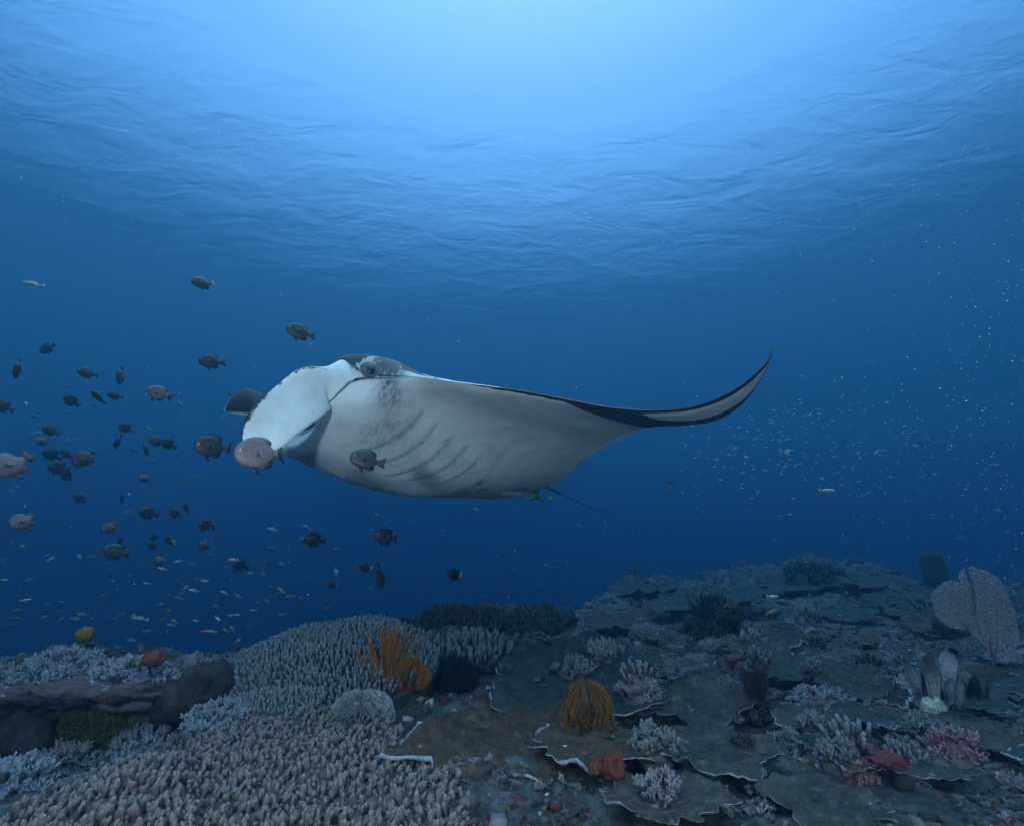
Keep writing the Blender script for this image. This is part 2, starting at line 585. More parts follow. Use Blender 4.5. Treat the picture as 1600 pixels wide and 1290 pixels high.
        for t in tt:
            c = np.array([np.interp(t, np.linspace(0, 1, 201), spt[:, a]) for a in range(3)])
            tan = np.array([np.interp(min(1, t + .02), np.linspace(0, 1, 201), spt[:, a]) - np.interp(max(0, t - .02), np.linspace(0, 1, 201), spt[:, a]) for a in range(3)])
            tan /= np.linalg.norm(tan)
            w = np.array([np.interp(t, kw, wd[:, a]) for a in range(3)])
            w = w - tan * (w @ tan); w /= np.linalg.norm(w)
            nrm = np.cross(tan, w) * sgn                     # dorsal side of the sheet
            wid = np.interp(t, np.linspace(0, 1, len(widths)), widths)
            if t > .75:
                wid *= max(.03, math.sqrt(max(0, 1 - ((t - .75) / .25) ** 2))) if t < 1 else .03
            th = np.interp(t, [0, .25, .8, 1], thick)
            cup = .10 * wid * (s01 ** 2)
            topv = c + np.outer(s01 * wid / 2, w) + np.outer(th * np.sqrt(np.clip(1 - s01 ** 2, 0, 1)) * .5 + .004 - cup, nrm)
            botv = c + np.outer(s01 * wid / 2, w) + np.outer(-th * np.sqrt(np.clip(1 - s01 ** 2, 0, 1)) * .5 - .004 - cup, nrm)
            P = np.concatenate([topv, botv[::-1]])
            bl = min(1, t / .22)
            bl = bl * bl * (3 - 2 * bl)
            # ease from the root outline into the sheet
            P0 = root + (c - np.array(spine[0]))
            P = P0 * (1 - bl) + P * bl
            cur = []
            for q in range(2 * n):
                s = s01[q] if q < n else s01[2 * n - 1 - q]
                cur.append(addv(P[q], blkf(t, s, q < n), .0))
            m = 2 * n
            for q in range(m):
                a, b = q, (q + 1) % m
                f = (prev[a], cur[a], cur[b], prev[b])
                quads.append(f if sgn > 0 else f[::-1])
            prev = cur
        for q in range(n - 1):
            f = (prev[q], prev[2 * n - 1 - q], prev[2 * n - 2 - q], prev[q + 1])
            quads.append(f[::-1] if sgn > 0 else f)
    def blk_near(t, s, dorsal):
        if dorsal:
            return .05 if s < .45 else (.05 - (s - .45) * 1.0 if t < .5 else .05)
        return max(.10 * (s - (1.2 - .28 * min(1, t / .3))) + .006 * math.sin(9 * t), -.06)
    def blk_far(t, s, dorsal):
        if dorsal:
            return .05 if not (t > .5) else min(.05, .05 + (s + .45) * .25 + (.8 - t) * .1)
        return -.05
    lobe(iL, 1, [(.765, .315, -.01), (.82, .335, -.08), (.89, .36, -.19), (.98, .37, -.32), (1.06, .355, -.47)],
         [(.3, .6, .6), (.6, .25, .65), (.73, .06, .68), (.74, .0, .67), (.74, -.02, .66)], [.31, .285, .255, .225, .19], [.12, .06, .03, .02], blk_near)
    lobe(iR, -1, [(.765, -.32, .0), (.84, -.34, .09), (.91, -.37, .11), (.965, -.405, .075), (1.02, -.42, .03)],
         [(0, -1, 0), (0, -.6, .6), (0.05, -.1, 1), (.1, .12, 1), (.1, .5, .8)], [.27, .29, .23, .13, .04], [.12, .06, .03, .02], blk_far)
    V = np.vstack([V, np.array(extraV)])
    BLK = np.r_[BLK, extraB]
    GRY = np.r_[GRY, extraG]
    GIL = np.r_[GIL, np.zeros(len(extraV))]
    # whip tail
    tp = np.array([(-.9, 0, .0), (-1.05, 0, .005), (-1.25, .01, -.02), (-1.45, .03, -.05), (-1.55, .05, -.065), (-1.66, .07, -.07), (-1.76, .09, -.07)])
    kk = np.linspace(0, 1, len(tp)); k2 = np.linspace(0, 1, 40)
    tp = np.stack([gsmooth(np.interp(k2, kk, tp[:, c]), 3) for c in range(3)], 1)
    tv, tf = tube(tp, np.interp(k2, [0, .1, .3, 1], [.025, .011, .005, .0015]), 8)
    # small dorsal fin at the tail base
    dv, dfc = [], []
    for k, (x, z, t) in enumerate([(-.74, .07, .012), (-.86, .14, .006), (-.96, .15, .003), (-.98, .1, .004), (-.98, .03, .008), (-.74, .02, .014)]):
        dv += [(x, t, z), (x, -t, z)]
    dv = np.array(dv)
    dq = []
    for k in range(5):
        dq.append((2 * k, 2 * k + 1, 2 * k + 3, 2 * k + 2))
    dq += [(0, 2, 10, 10), ]
    n0 = len(V)
    V = np.vstack([V, tv]); n1 = len(V)
    V = np.vstack([V, dv])
    ext = len(tv) + len(dv)
    BLK = np.r_[BLK, np.full(ext, .05)]; GRY = np.r_[GRY, np.zeros(ext)]; GIL = np.r_[GIL, np.zeros(ext)]
    tris_d = []
    for side in (0, 1):
        l = [2 * k + side for k in range(6)]
        for k in range(1, 5):
            tris_d.append((l[0], l[k], l[k + 1]) if side == 0 else (l[0], l[k + 1], l[k]))
    quads_d = [(2 * k, 2 * k + 1, 2 * ((k + 1) % 6) + 1, 2 * ((k + 1) % 6)) for k in range(6)]
    quads = np.array(quads, np.int32)
    allq = np.vstack(faces + [quads, tf[0] + n0, np.array(quads_d) + n1])
    allt = np.vstack([tf[1] + n0, np.array(tris_d) + n1])
    # ---- soften the head: relax the joints between lobes, flanks and mouth
    isl = np.zeros(len(V)); isl[base_n:base_n + len(extraV)] = 1
    wgt = sstep(.50, .60, V[:, 0]) * (1 - sstep(.84, .98, V[:, 0])) * (1 - sstep(.62, .75, np.abs(V[:, 1])))
    wgt[n0:] = 0
    ed = np.vstack([allq[:, [0, 1]], allq[:, [1, 2]], allq[:, [2, 3]], allq[:, [3, 0]]])
    ed = ed[(ed < n0).all(1)]
    ed = np.vstack([ed, ed[:, ::-1]])
    deg = np.bincount(ed[:, 0], minlength=len(V)).astype(float)[:, None] + 1e-9
    for _ in range(60):
        sm = np.stack([np.bincount(ed[:, 0], V[ed[:, 1], c], minlength=len(V)) for c in range(3)], 1) / deg
        V = V + (sm - V) * (.55 * wgt)[:, None]
    # ---- pose: bend the wings, twist the raised tip
    R = V.copy()
    x, s, z = V[:, 0], V[:, 1], V[:, 2]
    a = np.abs(s)
    out = np.zeros_like(V)
    for sg, W in ((1, WL), (-1, WR)):
        m = (s >= 0) if sg > 0 else (s < 0)
        am, xm, zm = a[m], x[m].copy(), z[m].copy()
        if sg > 0:
            c = np.interp(am, np.abs(S[S >= 0]), ((le + te) / 2)[S >= 0])
            tw = MP[9] * np.clip(am - .6, 0, 9) + MP[13] * np.clip(am - 1.2, 0, 9) ** 2
            h = xm - c
            xm, zm = c + h * np.cos(tw) - zm * np.sin(tw), h * np.sin(tw) + zm * np.cos(tw)
        yy, zz, ph = (np.interp(am, _sl, W[k]) for k in range(3))
        # at the head and centre the section stays upright
        out[m] = np.stack([xm, sg * (yy - zm * np.sin(ph)), zz + zm * np.cos(ph)], 1)
    # curl of the raised wing: shift each section so that its edges follow the curves
    def pose(P):
        q = P @ MR.T + np.array([MP[3], MP[4], -MP[5]])
        return q
    sI = np.linspace(.8, 2.1, 53)
    def edge_pts(which):
        e = []
        for sv in sI:
            c_ = np.interp(sv, S[S >= 0], ((le + te) / 2)[S >= 0]); h_ = np.interp(sv, S[S >= 0], ((le - te) / 2)[S >= 0]) * which
            tw_ = MP[9] * max(0, sv - .6) + MP[13] * max(0, sv - 1.2) ** 2
            yy_, zz_ = np.interp(sv, _sl, WL[0]), np.interp(sv, _sl, WL[1])
            e.append((c_ + h_ * math.cos(tw_), yy_, zz_ + h_ * math.sin(tw_)))
        return pose(np.array(e))
    def shift(which, px):
        e = edge_pts(which)
        pj = np.stack([800 + 800 * e[:, 0] / -e[:, 2], 645 - 800 * e[:, 1] / -e[:, 2]], 1)
        seg = np.r_[0, np.cumsum(np.linalg.norm(np.diff(px, axis=0), axis=1))]
        fine_ = np.stack([np.interp(np.linspace(0, seg[-1], 600), seg, px[:, c]) for c in (0, 1)], 1)
        i0 = np.linalg.norm(fine_ - pj[0], axis=1).argmin()
        al = np.r_[0, np.cumsum(np.linalg.norm(np.diff(pj, axis=0), axis=1))]; al = al / al[-1]
        tgt = fine_[np.clip((i0 + al * (599 - i0)), 0, 599).astype(int)]
        return np.stack([gsmooth((tgt - pj)[:, c], 3) for c in (0, 1)], 1)
    dL, dT = shift(1, LE_PX), shift(-1, TE_PX)
    q = pose(out)
    aw = np.where(s > 0, a, 0)
    wv_ = sstep(.85, 1.25, aw)
    vv_ = np.clip((np.interp(aw, np.abs(S[S >= 0]), le[S >= 0]) - x) / np.maximum(.02, np.interp(aw, np.abs(S[S >= 0]), (le - te)[S >= 0])), 0, 1)
    dx_ = np.interp(aw, sI, dL[:, 0]) * (1 - vv_) + np.interp(aw, sI, dT[:, 0]) * vv_
    dy_ = np.interp(aw, sI, dL[:, 1]) * (1 - vv_) + np.interp(aw, sI, dT[:, 1]) * vv_
    q[:, 0] += dx_ * wv_ * -q[:, 2] / 800
    q[:, 1] -= dy_ * wv_ * -q[:, 2] / 800
    out = (q - np.array([MP[3], MP[4], -MP[5]])) @ MR
    Wd = manta_world(out)
    base = manta_world(np.array([[0., 0., 0.]]))[0]
    root = thing('manta_ray', 'huge manta ray gliding with its pale belly shown and one wing tip raised', 'manta ray', base)
    me = mesh_np('body', Wd - base, [allq, allt], True, {'rest': R, 'blk': BLK, 'gry': GRY, 'gil': GIL})
    m, nt, b = mat_new('manta_skin')
    L = nt.links.new
    ra = node(nt, 'ShaderNodeAttribute', attribute_name='rest')
    nz = node(nt, 'ShaderNodeTexNoise', i_Scale=55.0, i_Detail=4.0, i_Roughness=0.7)
    mpn = node(nt, 'ShaderNodeMapping'); mpn.inputs['Scale'].default_value = (1.0, .35, 1.0)
    L(ra.outputs['Vector'], mpn.inputs[0]); L(mpn.outputs[0], nz.inputs['Vector'])
    ba = node(nt, 'ShaderNodeAttribute', attribute_name='blk')
    ma = node(nt, 'ShaderNodeMath', operation='MULTIPLY_ADD')
    L(nz.outputs[0], ma.inputs[0]); ma.inputs[1].default_value = .045
    sub = node(nt, 'ShaderNodeMath', operation='SUBTRACT'); L(ba.outputs['Fac'], sub.inputs[0]); sub.inputs[1].default_value = .0225
    L(sub.outputs[0], ma.inputs[2])
    mb = node(nt, 'ShaderNodeMapRange', interpolation_type='SMOOTHSTEP')
    mb.inputs[1].default_value = -.004; mb.inputs[2].default_value = .006
    L(ma.outputs[0], mb.inputs[0])
    n2 = node(nt, 'ShaderNodeTexNoise', i_Scale=5.0, i_Detail=9.0, i_Roughness=0.72)
    L(ra.outputs['Vector'], n2.inputs['Vector'])
    white = ramp(nt, [(0.28, (.46, .48, .49)), (0.5, (.66, .68, .68)), (0.72, (.76, .77, .76))], n2.outputs[0])
    ga = node(nt, 'ShaderNodeAttribute', attribute_name='gry')
    n3 = node(nt, 'ShaderNodeTexNoise', i_Scale=30.0, i_Detail=6.0, i_Roughness=0.75)
    mp3 = node(nt, 'ShaderNodeMapping'); mp3.inputs['Scale'].default_value = (2.2, .5, 1.0)
    L(ra.outputs['Vector'], mp3.inputs[0]); L(mp3.outputs[0], n3.inputs['Vector'])
    gm = node(nt, 'ShaderNodeMapRange'); gm.inputs[1].default_value = .25; gm.inputs[2].default_value = .7
    L(n3.outputs[0], gm.inputs[0])
    gx = node(nt, 'ShaderNodeMath', operation='MULTIPLY', use_clamp=True); L(ga.outputs['Fac'], gx.inputs[0]); L(gm.outputs[0], gx.inputs[1])
    m1 = node(nt, 'ShaderNodeMix', data_type='RGBA'); L(gx.outputs[0], m1.inputs[0]); L(white.outputs[0], m1.inputs[6]); m1.inputs[7].default_value = (.06, .065, .075, 1)
    gi_ = node(nt, 'ShaderNodeAttribute', attribute_name='gil')
    gs = node(nt, 'ShaderNodeMath', operation='MULTIPLY', use_clamp=True); L(gi_.outputs['Fac'], gs.inputs[0]); gs.inputs[1].default_value = .42
    m2 = node(nt, 'ShaderNodeMix', data_type='RGBA'); L(gs.outputs[0], m2.inputs[0]); L(m1.outputs[2], m2.inputs[6]); m2.inputs[7].default_value = (.05, .055, .065, 1)
    spk = node(nt, 'ShaderNodeTexNoise', i_Scale=34.0, i_Detail=3.0)
    L(ra.outputs['Vector'], spk.inputs['Vector'])
    blackc = ramp(nt, [(0.3, (.010, .011, .013)), (0.7, (.028, .03, .033))], n2.outputs[0])
    m3 = node(nt, 'ShaderNodeMix', data_type='RGBA'); L(mb.outputs[0], m3.inputs[0]); L(m2.outputs[2], m3.inputs[6]); L(blackc.outputs[0], m3.inputs[7])
    L(m3.outputs[2], b.inputs['Base Color'])
    b.inputs['Roughness'].default_value = .62
    b.inputs['Specular IOR Level'].default_value = .25
    nb = node(nt, 'ShaderNodeTexNoise', i_Scale=26.0, i_Detail=7.0, i_Roughness=0.65)
    mpb = node(nt, 'ShaderNodeMapping'); mpb.inputs['Scale'].default_value = (2.5, .6, 2.0)
    L(ra.outputs['Vector'], mpb.inputs[0]); L(mpb.outputs[0], nb.inputs['Vector'])
    bp = node(nt, 'ShaderNodeBump', i_Strength=.22, i_Distance=.012); L(nb.outputs[0], bp.inputs['Height']); L(bp.outputs[0], b.inputs['Normal'])
    new_obj('body', me, root, m)
    # eyes on the sides of the head
    em = plain_mat('manta_eye', (.012, .012, .016), .25, .5, .3, 30)
    lidm = plain_mat('manta_eyelid', (.10, .105, .12), .7, .2, .4, 40)
    for sg in (1, -1):
        c = np.array([[.66, sg * .452, .035]])
        W = WL if sg > 0 else WR
        yy, zz = np.interp(.455, _sl, W[0]), np.interp(.455, _sl, W[1])
        c[0, 1] = sg * yy; c[0, 2] += zz
        ax = np.stack([MR @ e for e in np.eye(3)], 0)
        lv, lf = blob(3, 3, .05)
        lv = lv * np.array([.05, .022, .042])
        lw = manta_world(lv + c) - base
        lid = new_obj('eye', mesh_np('eye', lw, lf), root, lidm)
        pv_ = ICO2[0] * np.array([.024, .010, .030]) + np.array([.004, sg * .0165, -.002])
        pw = manta_world(pv_ + c) - base
        new_obj('pupil', mesh_np('pupil', pw, ICO2[1]), lid, em)
    return root
MANTA = manta()
# ------------------------------------------------------------------ the reef
FLOOR = -0.5
_skx = np.array([-1500, -400, 0, 130, 250, 380, 500, 600, 650, 700, 800, 860, 920, 960, 1050, 1180, 1250, 1330, 1400, 1500, 1600, 1900, 3000.])
_sky = np.array([1030, 1030, 1026, 1012, 1022, 1032, 1020, 1000, 985, 972, 962, 962, 945, 912, 902, 888, 880, 888, 902, 912, 930, 940, 940.])
_skd = np.array([2.3, 2.3, 2.3, 2.25, 2.3, 2.5, 2.9, 3.3, 4.0, 5.0, 5.6, 6.2, 6.8, 8.0, 8.8, 9.0, 8.6, 8.2, 7.8, 7.2, 6.8, 6.5, 6.0])
_azs = (_skx - 800) / 800.0 / 1.05                    # x / y of each azimuth
_slope = np.array([(SP + (645 - p) / 800 * CP) / (CP - (645 - p) / 800 * SP) for p in _sky])

def terrain(x, y, rough=True):
    x, y = np.asarray(x, float), np.asarray(y, float)
    yy = np.maximum(y, 0.25)
    az = np.clip(x / yy, -2.5, 2.5)
    yr = np.interp(az, _azs, _skd)
    zr = np.interp(az, _azs, _slope) * yr
    u = np.clip((yy - 1.5) / (yr - 1.5), 0, 1)
    z = FLOOR + (zr - FLOOR) * u ** 1.6
    over = np.clip(yy - yr, 0, None)
    z = z - over * (0.35 + 0.75 * np.clip(over / 2, 0, 1))
    # the hollow under the ledge on the near side of the reef
    pit = np.exp(-((x + 1.50) / .48) ** 4) * np.exp(-((yy - 1.86) / .22) ** 4)
    z = z - .16 * pit
    z = np.maximum(z, DEEP_Z - 0.5)
    if rough:
        a = np.clip(0.018 * yy - .012, .012, .16)
        z = z + a * fbm(P2(x, y, 1.4), 3, 3) + a * .9 * fbm(P2(x, y, 4.5), 4, 9) + .020 * fbm(P2(x, y, 15), 3, 21) + a * .25 * np.abs(fbm(P2(x, y, 8.0), 3, 33))
        z = z + np.clip(a * 1.6, 0, .14) * np.clip(fbm(P2(x, y, 1.9), 2, 41) - .15, 0, 1) * 1.4
    return z

def ground(px, py, dmax=14.0, lift=0.0):
    """where the ray through a photograph pixel meets the reef"""
    d = np.concatenate([np.linspace(.8, 4, 320), np.linspace(4.02, dmax, 400)])
    r = ray(px, py)
    x, y, z = r.x * d, r.y * d, r.z * d
    h = terrain(x, y)
    k = np.nonzero(z < h + lift)[0]
    if len(k) == 0:
        return None
    k = k[0]
    return Vector((x[k], y[k], h[k] + lift))

def on_ground(x, y, lift=0.0):
    return Vector((x, y, float(terrain(np.array([x]), np.array([y]))[0]) + lift))

def build_terrain():
    az = np.tan(np.linspace(math.radians(-74), math.radians(74), 420))
    az = np.clip(az, -3.2, 3.2)
    az = np.linspace(-1, 1, 460); az = 1.45 * az + 1.75 * az ** 5
    d = np.concatenate([np.geomspace(.35, 1.0, 22)[:-1], np.geomspace(1.0, 13, 300)[:-1], np.geomspace(13, 60, 30)])
    A, D = np.meshgrid(az, d, indexing='ij')
    x, y = A * D, D
    z = terrain(x, y)
    V = np.stack([x, y, z], -1).reshape(-1, 3)
    me = mesh_np('reef_ground', V, grid_faces(len(az), len(d)))
    m, nt, b = mat_new('reef_rock')
    L = nt.links.new
    geo = node(nt, 'ShaderNodeNewGeometry')
    n1 = node(nt, 'ShaderNodeTexNoise', i_Scale=5.5, i_Detail=9.0, i_Roughness=0.78)
    L(geo.outputs['Position'], n1.inputs['Vector'])
    r = ramp(nt, [(0.30, (.008, .010, .011)), (0.42, (.028, .030, .029)), (0.50, (.042, .054, .056)), (0.58, (.10, .098, .105)), (0.64, (.04, .036, .036)), (0.75, (.075, .05, .058))], n1.outputs[0])
    n2 = node(nt, 'ShaderNodeTexNoise', i_Scale=5.0, i_Detail=5.0, i_Roughness=0.7)
    mp = node(nt, 'ShaderNodeMapping'); mp.inputs['Location'].default_value = (7, 3, 1)
    L(geo.outputs['Position'], mp.inputs[0]); L(mp.outputs[0], n2.inputs['Vector'])
    mr = node(nt, 'ShaderNodeMapRange', interpolation_type='SMOOTHSTEP'); mr.inputs[1].default_value = .60; mr.inputs[2].default_value = .70
    L(n2.outputs[0], mr.inputs[0])
    mx = node(nt, 'ShaderNodeMix', data_type='RGBA'); L(mr.outputs[0], mx.inputs[0]); L(r.outputs[0], mx.inputs[6]); mx.inputs[7].default_value = (.16, .075, .095, 1)
    v = node(nt, 'ShaderNodeTexVoronoi', i_Scale=42.0, i_Randomness=1.0)
    L(geo.outputs['Position'], v.inputs['Vector'])
    mv = node(nt, 'ShaderNodeMapRange'); mv.inputs[1].default_value = .16; mv.inputs[2].default_value = .08
    L(v.outputs['Distance'], mv.inputs[0])
    n4 = node(nt, 'ShaderNodeTexNoise', i_Scale=9.0, i_Detail=2.0); L(geo.outputs['Position'], n4.inputs['Vector'])
    m4 = node(nt, 'ShaderNodeMapRange'); m4.inputs[1].default_value = .55; m4.inputs[2].default_value = .65; L(n4.outputs[0], m4.inputs[0])
    mm = node(nt, 'ShaderNodeMath', operation='MULTIPLY', use_clamp=True); L(mv.outputs[0], mm.inputs[0]); L(m4.outputs[0], mm.inputs[1])
    mx2 = node(nt, 'ShaderNodeMix', data_type='RGBA'); L(mm.outputs[0], mx2.inputs[0]); L(mx.outputs[2], mx2.inputs[6]); mx2.inputs[7].default_value = (.32, .32, .34, 1)
    L(mx2.outputs[2], b.inputs['Base Color'])
    b.inputs['Roughness'].default_value = .9; b.inputs['Specular IOR Level'].default_value = .15
    nb = node(nt, 'ShaderNodeTexNoise', i_Scale=38.0, i_Detail=6.0, i_Roughness=0.7); L(geo.outputs['Position'], nb.inputs['Vector'])
    bp = node(nt, 'ShaderNodeBump', i_Strength=.8, i_Distance=.02); L(nb.outputs[0], bp.inputs['Height']); L(bp.outputs[0], b.inputs['Normal'])
    o = new_obj('reef_ground', me, None, m)
    tag(o, kind='structure')
    return m
ROCK = build_terrain()

# ---- palettes
def attr_mat(name, rough=.85, bump=.5, bscale=70.0, spec=.15, vary=.35, dist=.006):
    """colour stored per piece in the mesh, broken up by noise"""
    m, nt, b = mat_new(name)
    L = nt.links.new
    a = node(nt, 'ShaderNodeAttribute', attribute_name='tint')
    geo = node(nt, 'ShaderNodeNewGeometry')
    n = node(nt, 'ShaderNodeTexNoise', i_Scale=bscale * .5, i_Detail=5.0, i_Roughness=.65)
    L(geo.outputs['Position'], n.inputs['Vector'])
    r = ramp(nt, [(0.3, (1 - vary,) * 3), (0.7, (1 + vary,) * 3)], n.outputs[0])
    mx = node(nt, 'ShaderNodeMix', data_type='RGBA', blend_type='MULTIPLY'); mx.inputs[0].default_value = 1
    L(a.outputs['Vector'], mx.inputs[6]); L(r.outputs[0], mx.inputs[7])
    L(mx.outputs[2], b.inputs['Base Color'])
    b.inputs['Roughness'].default_value = rough; b.inputs['Specular IOR Level'].default_value = spec
    nb = node(nt, 'ShaderNodeTexNoise', i_Scale=bscale * 2, i_Detail=4.0); L(geo.outputs['Position'], nb.inputs['Vector'])
    bp = node(nt, 'ShaderNodeBump', i_Strength=bump, i_Distance=dist); L(nb.outputs[0], bp.inputs['Height']); L(bp.outputs[0], b.inputs['Normal'])
    return m
TINT = attr_mat('encrusting_growth')

def rotm(ax, a):
    return np.array(Matrix.Rotation(a, 3, Vector(ax)))

def rand_rot(tilt=.5):
    return rotm((0, 0, 1), random.uniform(0, 6.28)) @ rotm((1, 0, 0), random.gauss(0, tilt))

def tuft_piece(seed, n=9, h=1.0, spread=.8, r=.09, fork=True, sides=4):
    """a little bush of blunt branchlets, unit size"""
    rg = random.Random(seed)
    acc = Acc()
    for k in range(n):
        a = rg.uniform(0, 6.28); t = rg.uniform(.05, 1) * spread
        d = np.array([math.cos(a) * t, math.sin(a) * t, 1.0]); d /= np.linalg.norm(d)
        L = h * rg.uniform(.6, 1.05)
        p = np.array([d * L * q + np.array([0, 0, .06 * math.sin(3 * q + k)]) for q in (0, .4, .75, 1)])
        V, F = tube(p, [r * 1.1, r, r * .9, r * .55], sides)
        acc.add(V, F, tipw=np.clip((V @ d) / L * 1.5 - .75, 0, 1))
        if fork:
            for s in (-1, 1):
                b = rg.uniform(0, 6.28)
                e = d + .75 * np.array([math.cos(b), math.sin(b), .1]); e /= np.linalg.norm(e)
                q0 = d * L * rg.uniform(.4, .65)
                V, F = tube(np.array([q0, q0 + e * L * .2, q0 + e * L * .38]), [r * .8, r * .75, r * .5], sides)
                acc.add(V, F, tipw=np.clip(np.linalg.norm(V - q0, axis=1) / (L * .38) * 1.4 - .6, 0, 1))
    V = np.concatenate(acc.V); F = [np.concatenate(f) for f in acc.F.values()]
    return V, F, np.concatenate(acc.A['tipw'])

# ------------------------------------------------------------------ plate corals
PLATE_BROWN = growth_mat('plate_brown', [(0.0255, 0.0187, 0.01445), (0.051, 0.0357, 0.0255), (0.07225, 0.051, 0.03825)], 15.0, .9, 60.0, spots=((0.085, 0.07225, 0.06375), 26.0, .65), dist=.014)
PLATE_TEAL = growth_mat('plate_teal', [(0.01237, 0.02282, 0.02578), (0.0212, 0.03571, 0.03867), (0.03004, 0.04712, 0.0498)], 14.0, .9, 60.0, spots=((0.04241, 0.06696, 0.0791), 24.0, .66), dist=.014)
PLATE_GREY = growth_mat('plate_grey', [(0.02371, 0.02455, 0.02356), (0.03952, 0.04018, 0.03652), (0.0606, 0.05859, 0.05595)], 14.0, .9, 60.0, spots=((0.08432, 0.08649, 0.0913), 22.0, .65), dist=.014)
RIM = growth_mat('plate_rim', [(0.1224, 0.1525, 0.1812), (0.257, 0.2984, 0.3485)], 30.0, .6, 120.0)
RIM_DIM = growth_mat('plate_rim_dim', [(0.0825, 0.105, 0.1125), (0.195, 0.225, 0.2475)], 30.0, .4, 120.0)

def tilt_quat(toward, az, spin=0.0):
    """lean a flat thing towards direction AZ (radians, 0 = +Y) by TOWARD radians"""
    ax = Vector((math.cos(az), -math.sin(az), 0))
    return Quaternion(ax, -toward) @ Quaternion((0, 0, 1), spin)

FOOT, PLANES = [], []
def plate_coral(px, py, wpx, hpx, label, mat, rimmat, seed, lobes=.24, rim=1.0, bowl=.10, lift=.35, name='plate_coral', depth=None, group='plate corals on the reef'):
    dep = math.asin(max(-.2, min(.9, -ray(px, py).normalized().z)))
    lean = max(.035, math.asin(min(.9, hpx / wpx)) - dep)
    g = ground(px, py)
    if g is None:
        return None
    for _ in range(2):
        R = wpx / 800.0 * g.dot(Vector((0, CP, SP))) / 2
        g = ground(px, py, 14.0, R * (math.sin(lean) * .95 + .07) + .025) or g
    R = wpx / 800.0 * g.dot(Vector((0, CP, SP))) / 2
    FOOT.append((g.x, g.y, R))
    PLANES.append((g, tilt_quat(lean, math.atan2(g.x, g.y) + math.pi, 0), R, bowl))
    rg = np.random.default_rng(seed)
    n, m = 130, 22
    th = np.arange(n) / n * 2 * math.pi
    out = .93 + lobes * (vnoise(np.stack([np.cos(th) * 1.4 + seed, np.sin(th) * 1.4, np.zeros(n)], -1), seed) + .55 * vnoise(np.stack([np.cos(th) * 3.6, np.sin(th) * 3.6 + seed, np.zeros(n)], -1), seed + 1) + .45 * vnoise(np.stack([np.cos(th) * 9, np.sin(th) * 9 + seed, np.zeros(n)], -1), seed + 2))
    rr = np.linspace(0, 1, m) ** .8
    rad = R * out[:, None] * rr[None]
    X, Y = rad * np.cos(th)[:, None], rad * np.sin(th)[:, None]
    ruff = R * .10 * vnoise(np.stack([np.cos(th) * 2.6 + 9, np.sin(th) * 2.6, np.full(n, seed)], -1), seed + 5)[:, None] * rr[None] ** 2.5
    Z = bowl * R * (rr[None] ** 2 - 1) + ruff + R * .05 * fbm(np.stack([X / R * 2.2 + seed, Y / R * 2.2, np.zeros_like(X)], -1), 3, seed)
    Z = Z + R * .042 * fbm(np.stack([X / R * 7 + seed, Y / R * 8, np.zeros_like(X)], -1), 3, seed + 3)
    Z = Z + R * .010 * np.sin(th[:, None] * 19 + 2.5 * fbm(np.stack([X / R * 3, Y / R * 3, np.zeros_like(X)], -1), 2, seed + 9)) * rr[None] + R * .008 * np.sin(rr[None] * 26 + out[:, None] * 9)
    th_ = R * (.035 + .05 * (1 - rr[None]))
    top = np.stack([X, Y, Z], -1); bot = np.stack([X, Y, Z - th_ - 0 * X], -1)
    V = np.concatenate([top.reshape(-1, 3), bot.reshape(-1, 3)])
    F = grid_faces(n, m, wrap_n=True)
    k = n * m
    side = np.array([(i * m + m - 1, i * m + m - 1 + k, ((i + 1) % n) * m + m - 1 + k, ((i + 1) % n) * m + m - 1) for i in range(n)])
    loc = g
    az = math.atan2(g.x, g.y) + math.pi
    t = thing(name, label, 'coral', loc, tilt_quat(lean, az, 0), group)
    new_obj('plate', mesh_np('plate', V, [F, F[:, ::-1] + k, side[:, ::-1]]), t, mat)
    # the pale growing rim, a thickened ragged edge
    E = top[:, -1] * np.array([1.004, 1.004, 1]) - np.array([0, 0, R * .018])
    tn = np.roll(E, -1, 0) - np.roll(E, 1, 0); tn /= np.linalg.norm(tn, axis=1)[:, None]
    o_ = np.stack([np.cos(th), np.sin(th), 0 * th], -1)
    wv = .34 + 1.1 * sstep(-.12, .45, vnoise(np.stack([np.cos(th) * 3.2, np.sin(th) * 3.2, np.full(n, seed + 3.)], -1), seed + 8)) * (.7 + .5 * vnoise(np.stack([np.cos(th) * 14, np.sin(th) * 14, np.full(n, seed + 3.)], -1), seed + 9))
    rw = (R * .0045 + .0018) * rim * wv
    ang = np.arange(6) / 6 * 2 * math.pi
    RV = E[:, None] + rw[:, None, None] * (np.cos(ang)[None, :, None] * o_[:, None] * 1.3 + np.sin(ang)[None, :, None] * np.array([0, 0, 1.0]) * 1.1)
    new_obj('rim', mesh_np('rim', RV.reshape(-1, 3), grid_faces(n, 6, True, True)), t, rimmat)
    sv, sf = tube(np.array([(0, 0, -bowl * R - R * .03), (0, .02 * R, -.35 * R), (0, .05 * R, -.75 * R)]), [R * .42, R * .26, R * .34], 12)
    new_obj('stalk', mesh_np('stalk', sv, sf), t, mat)
    return t

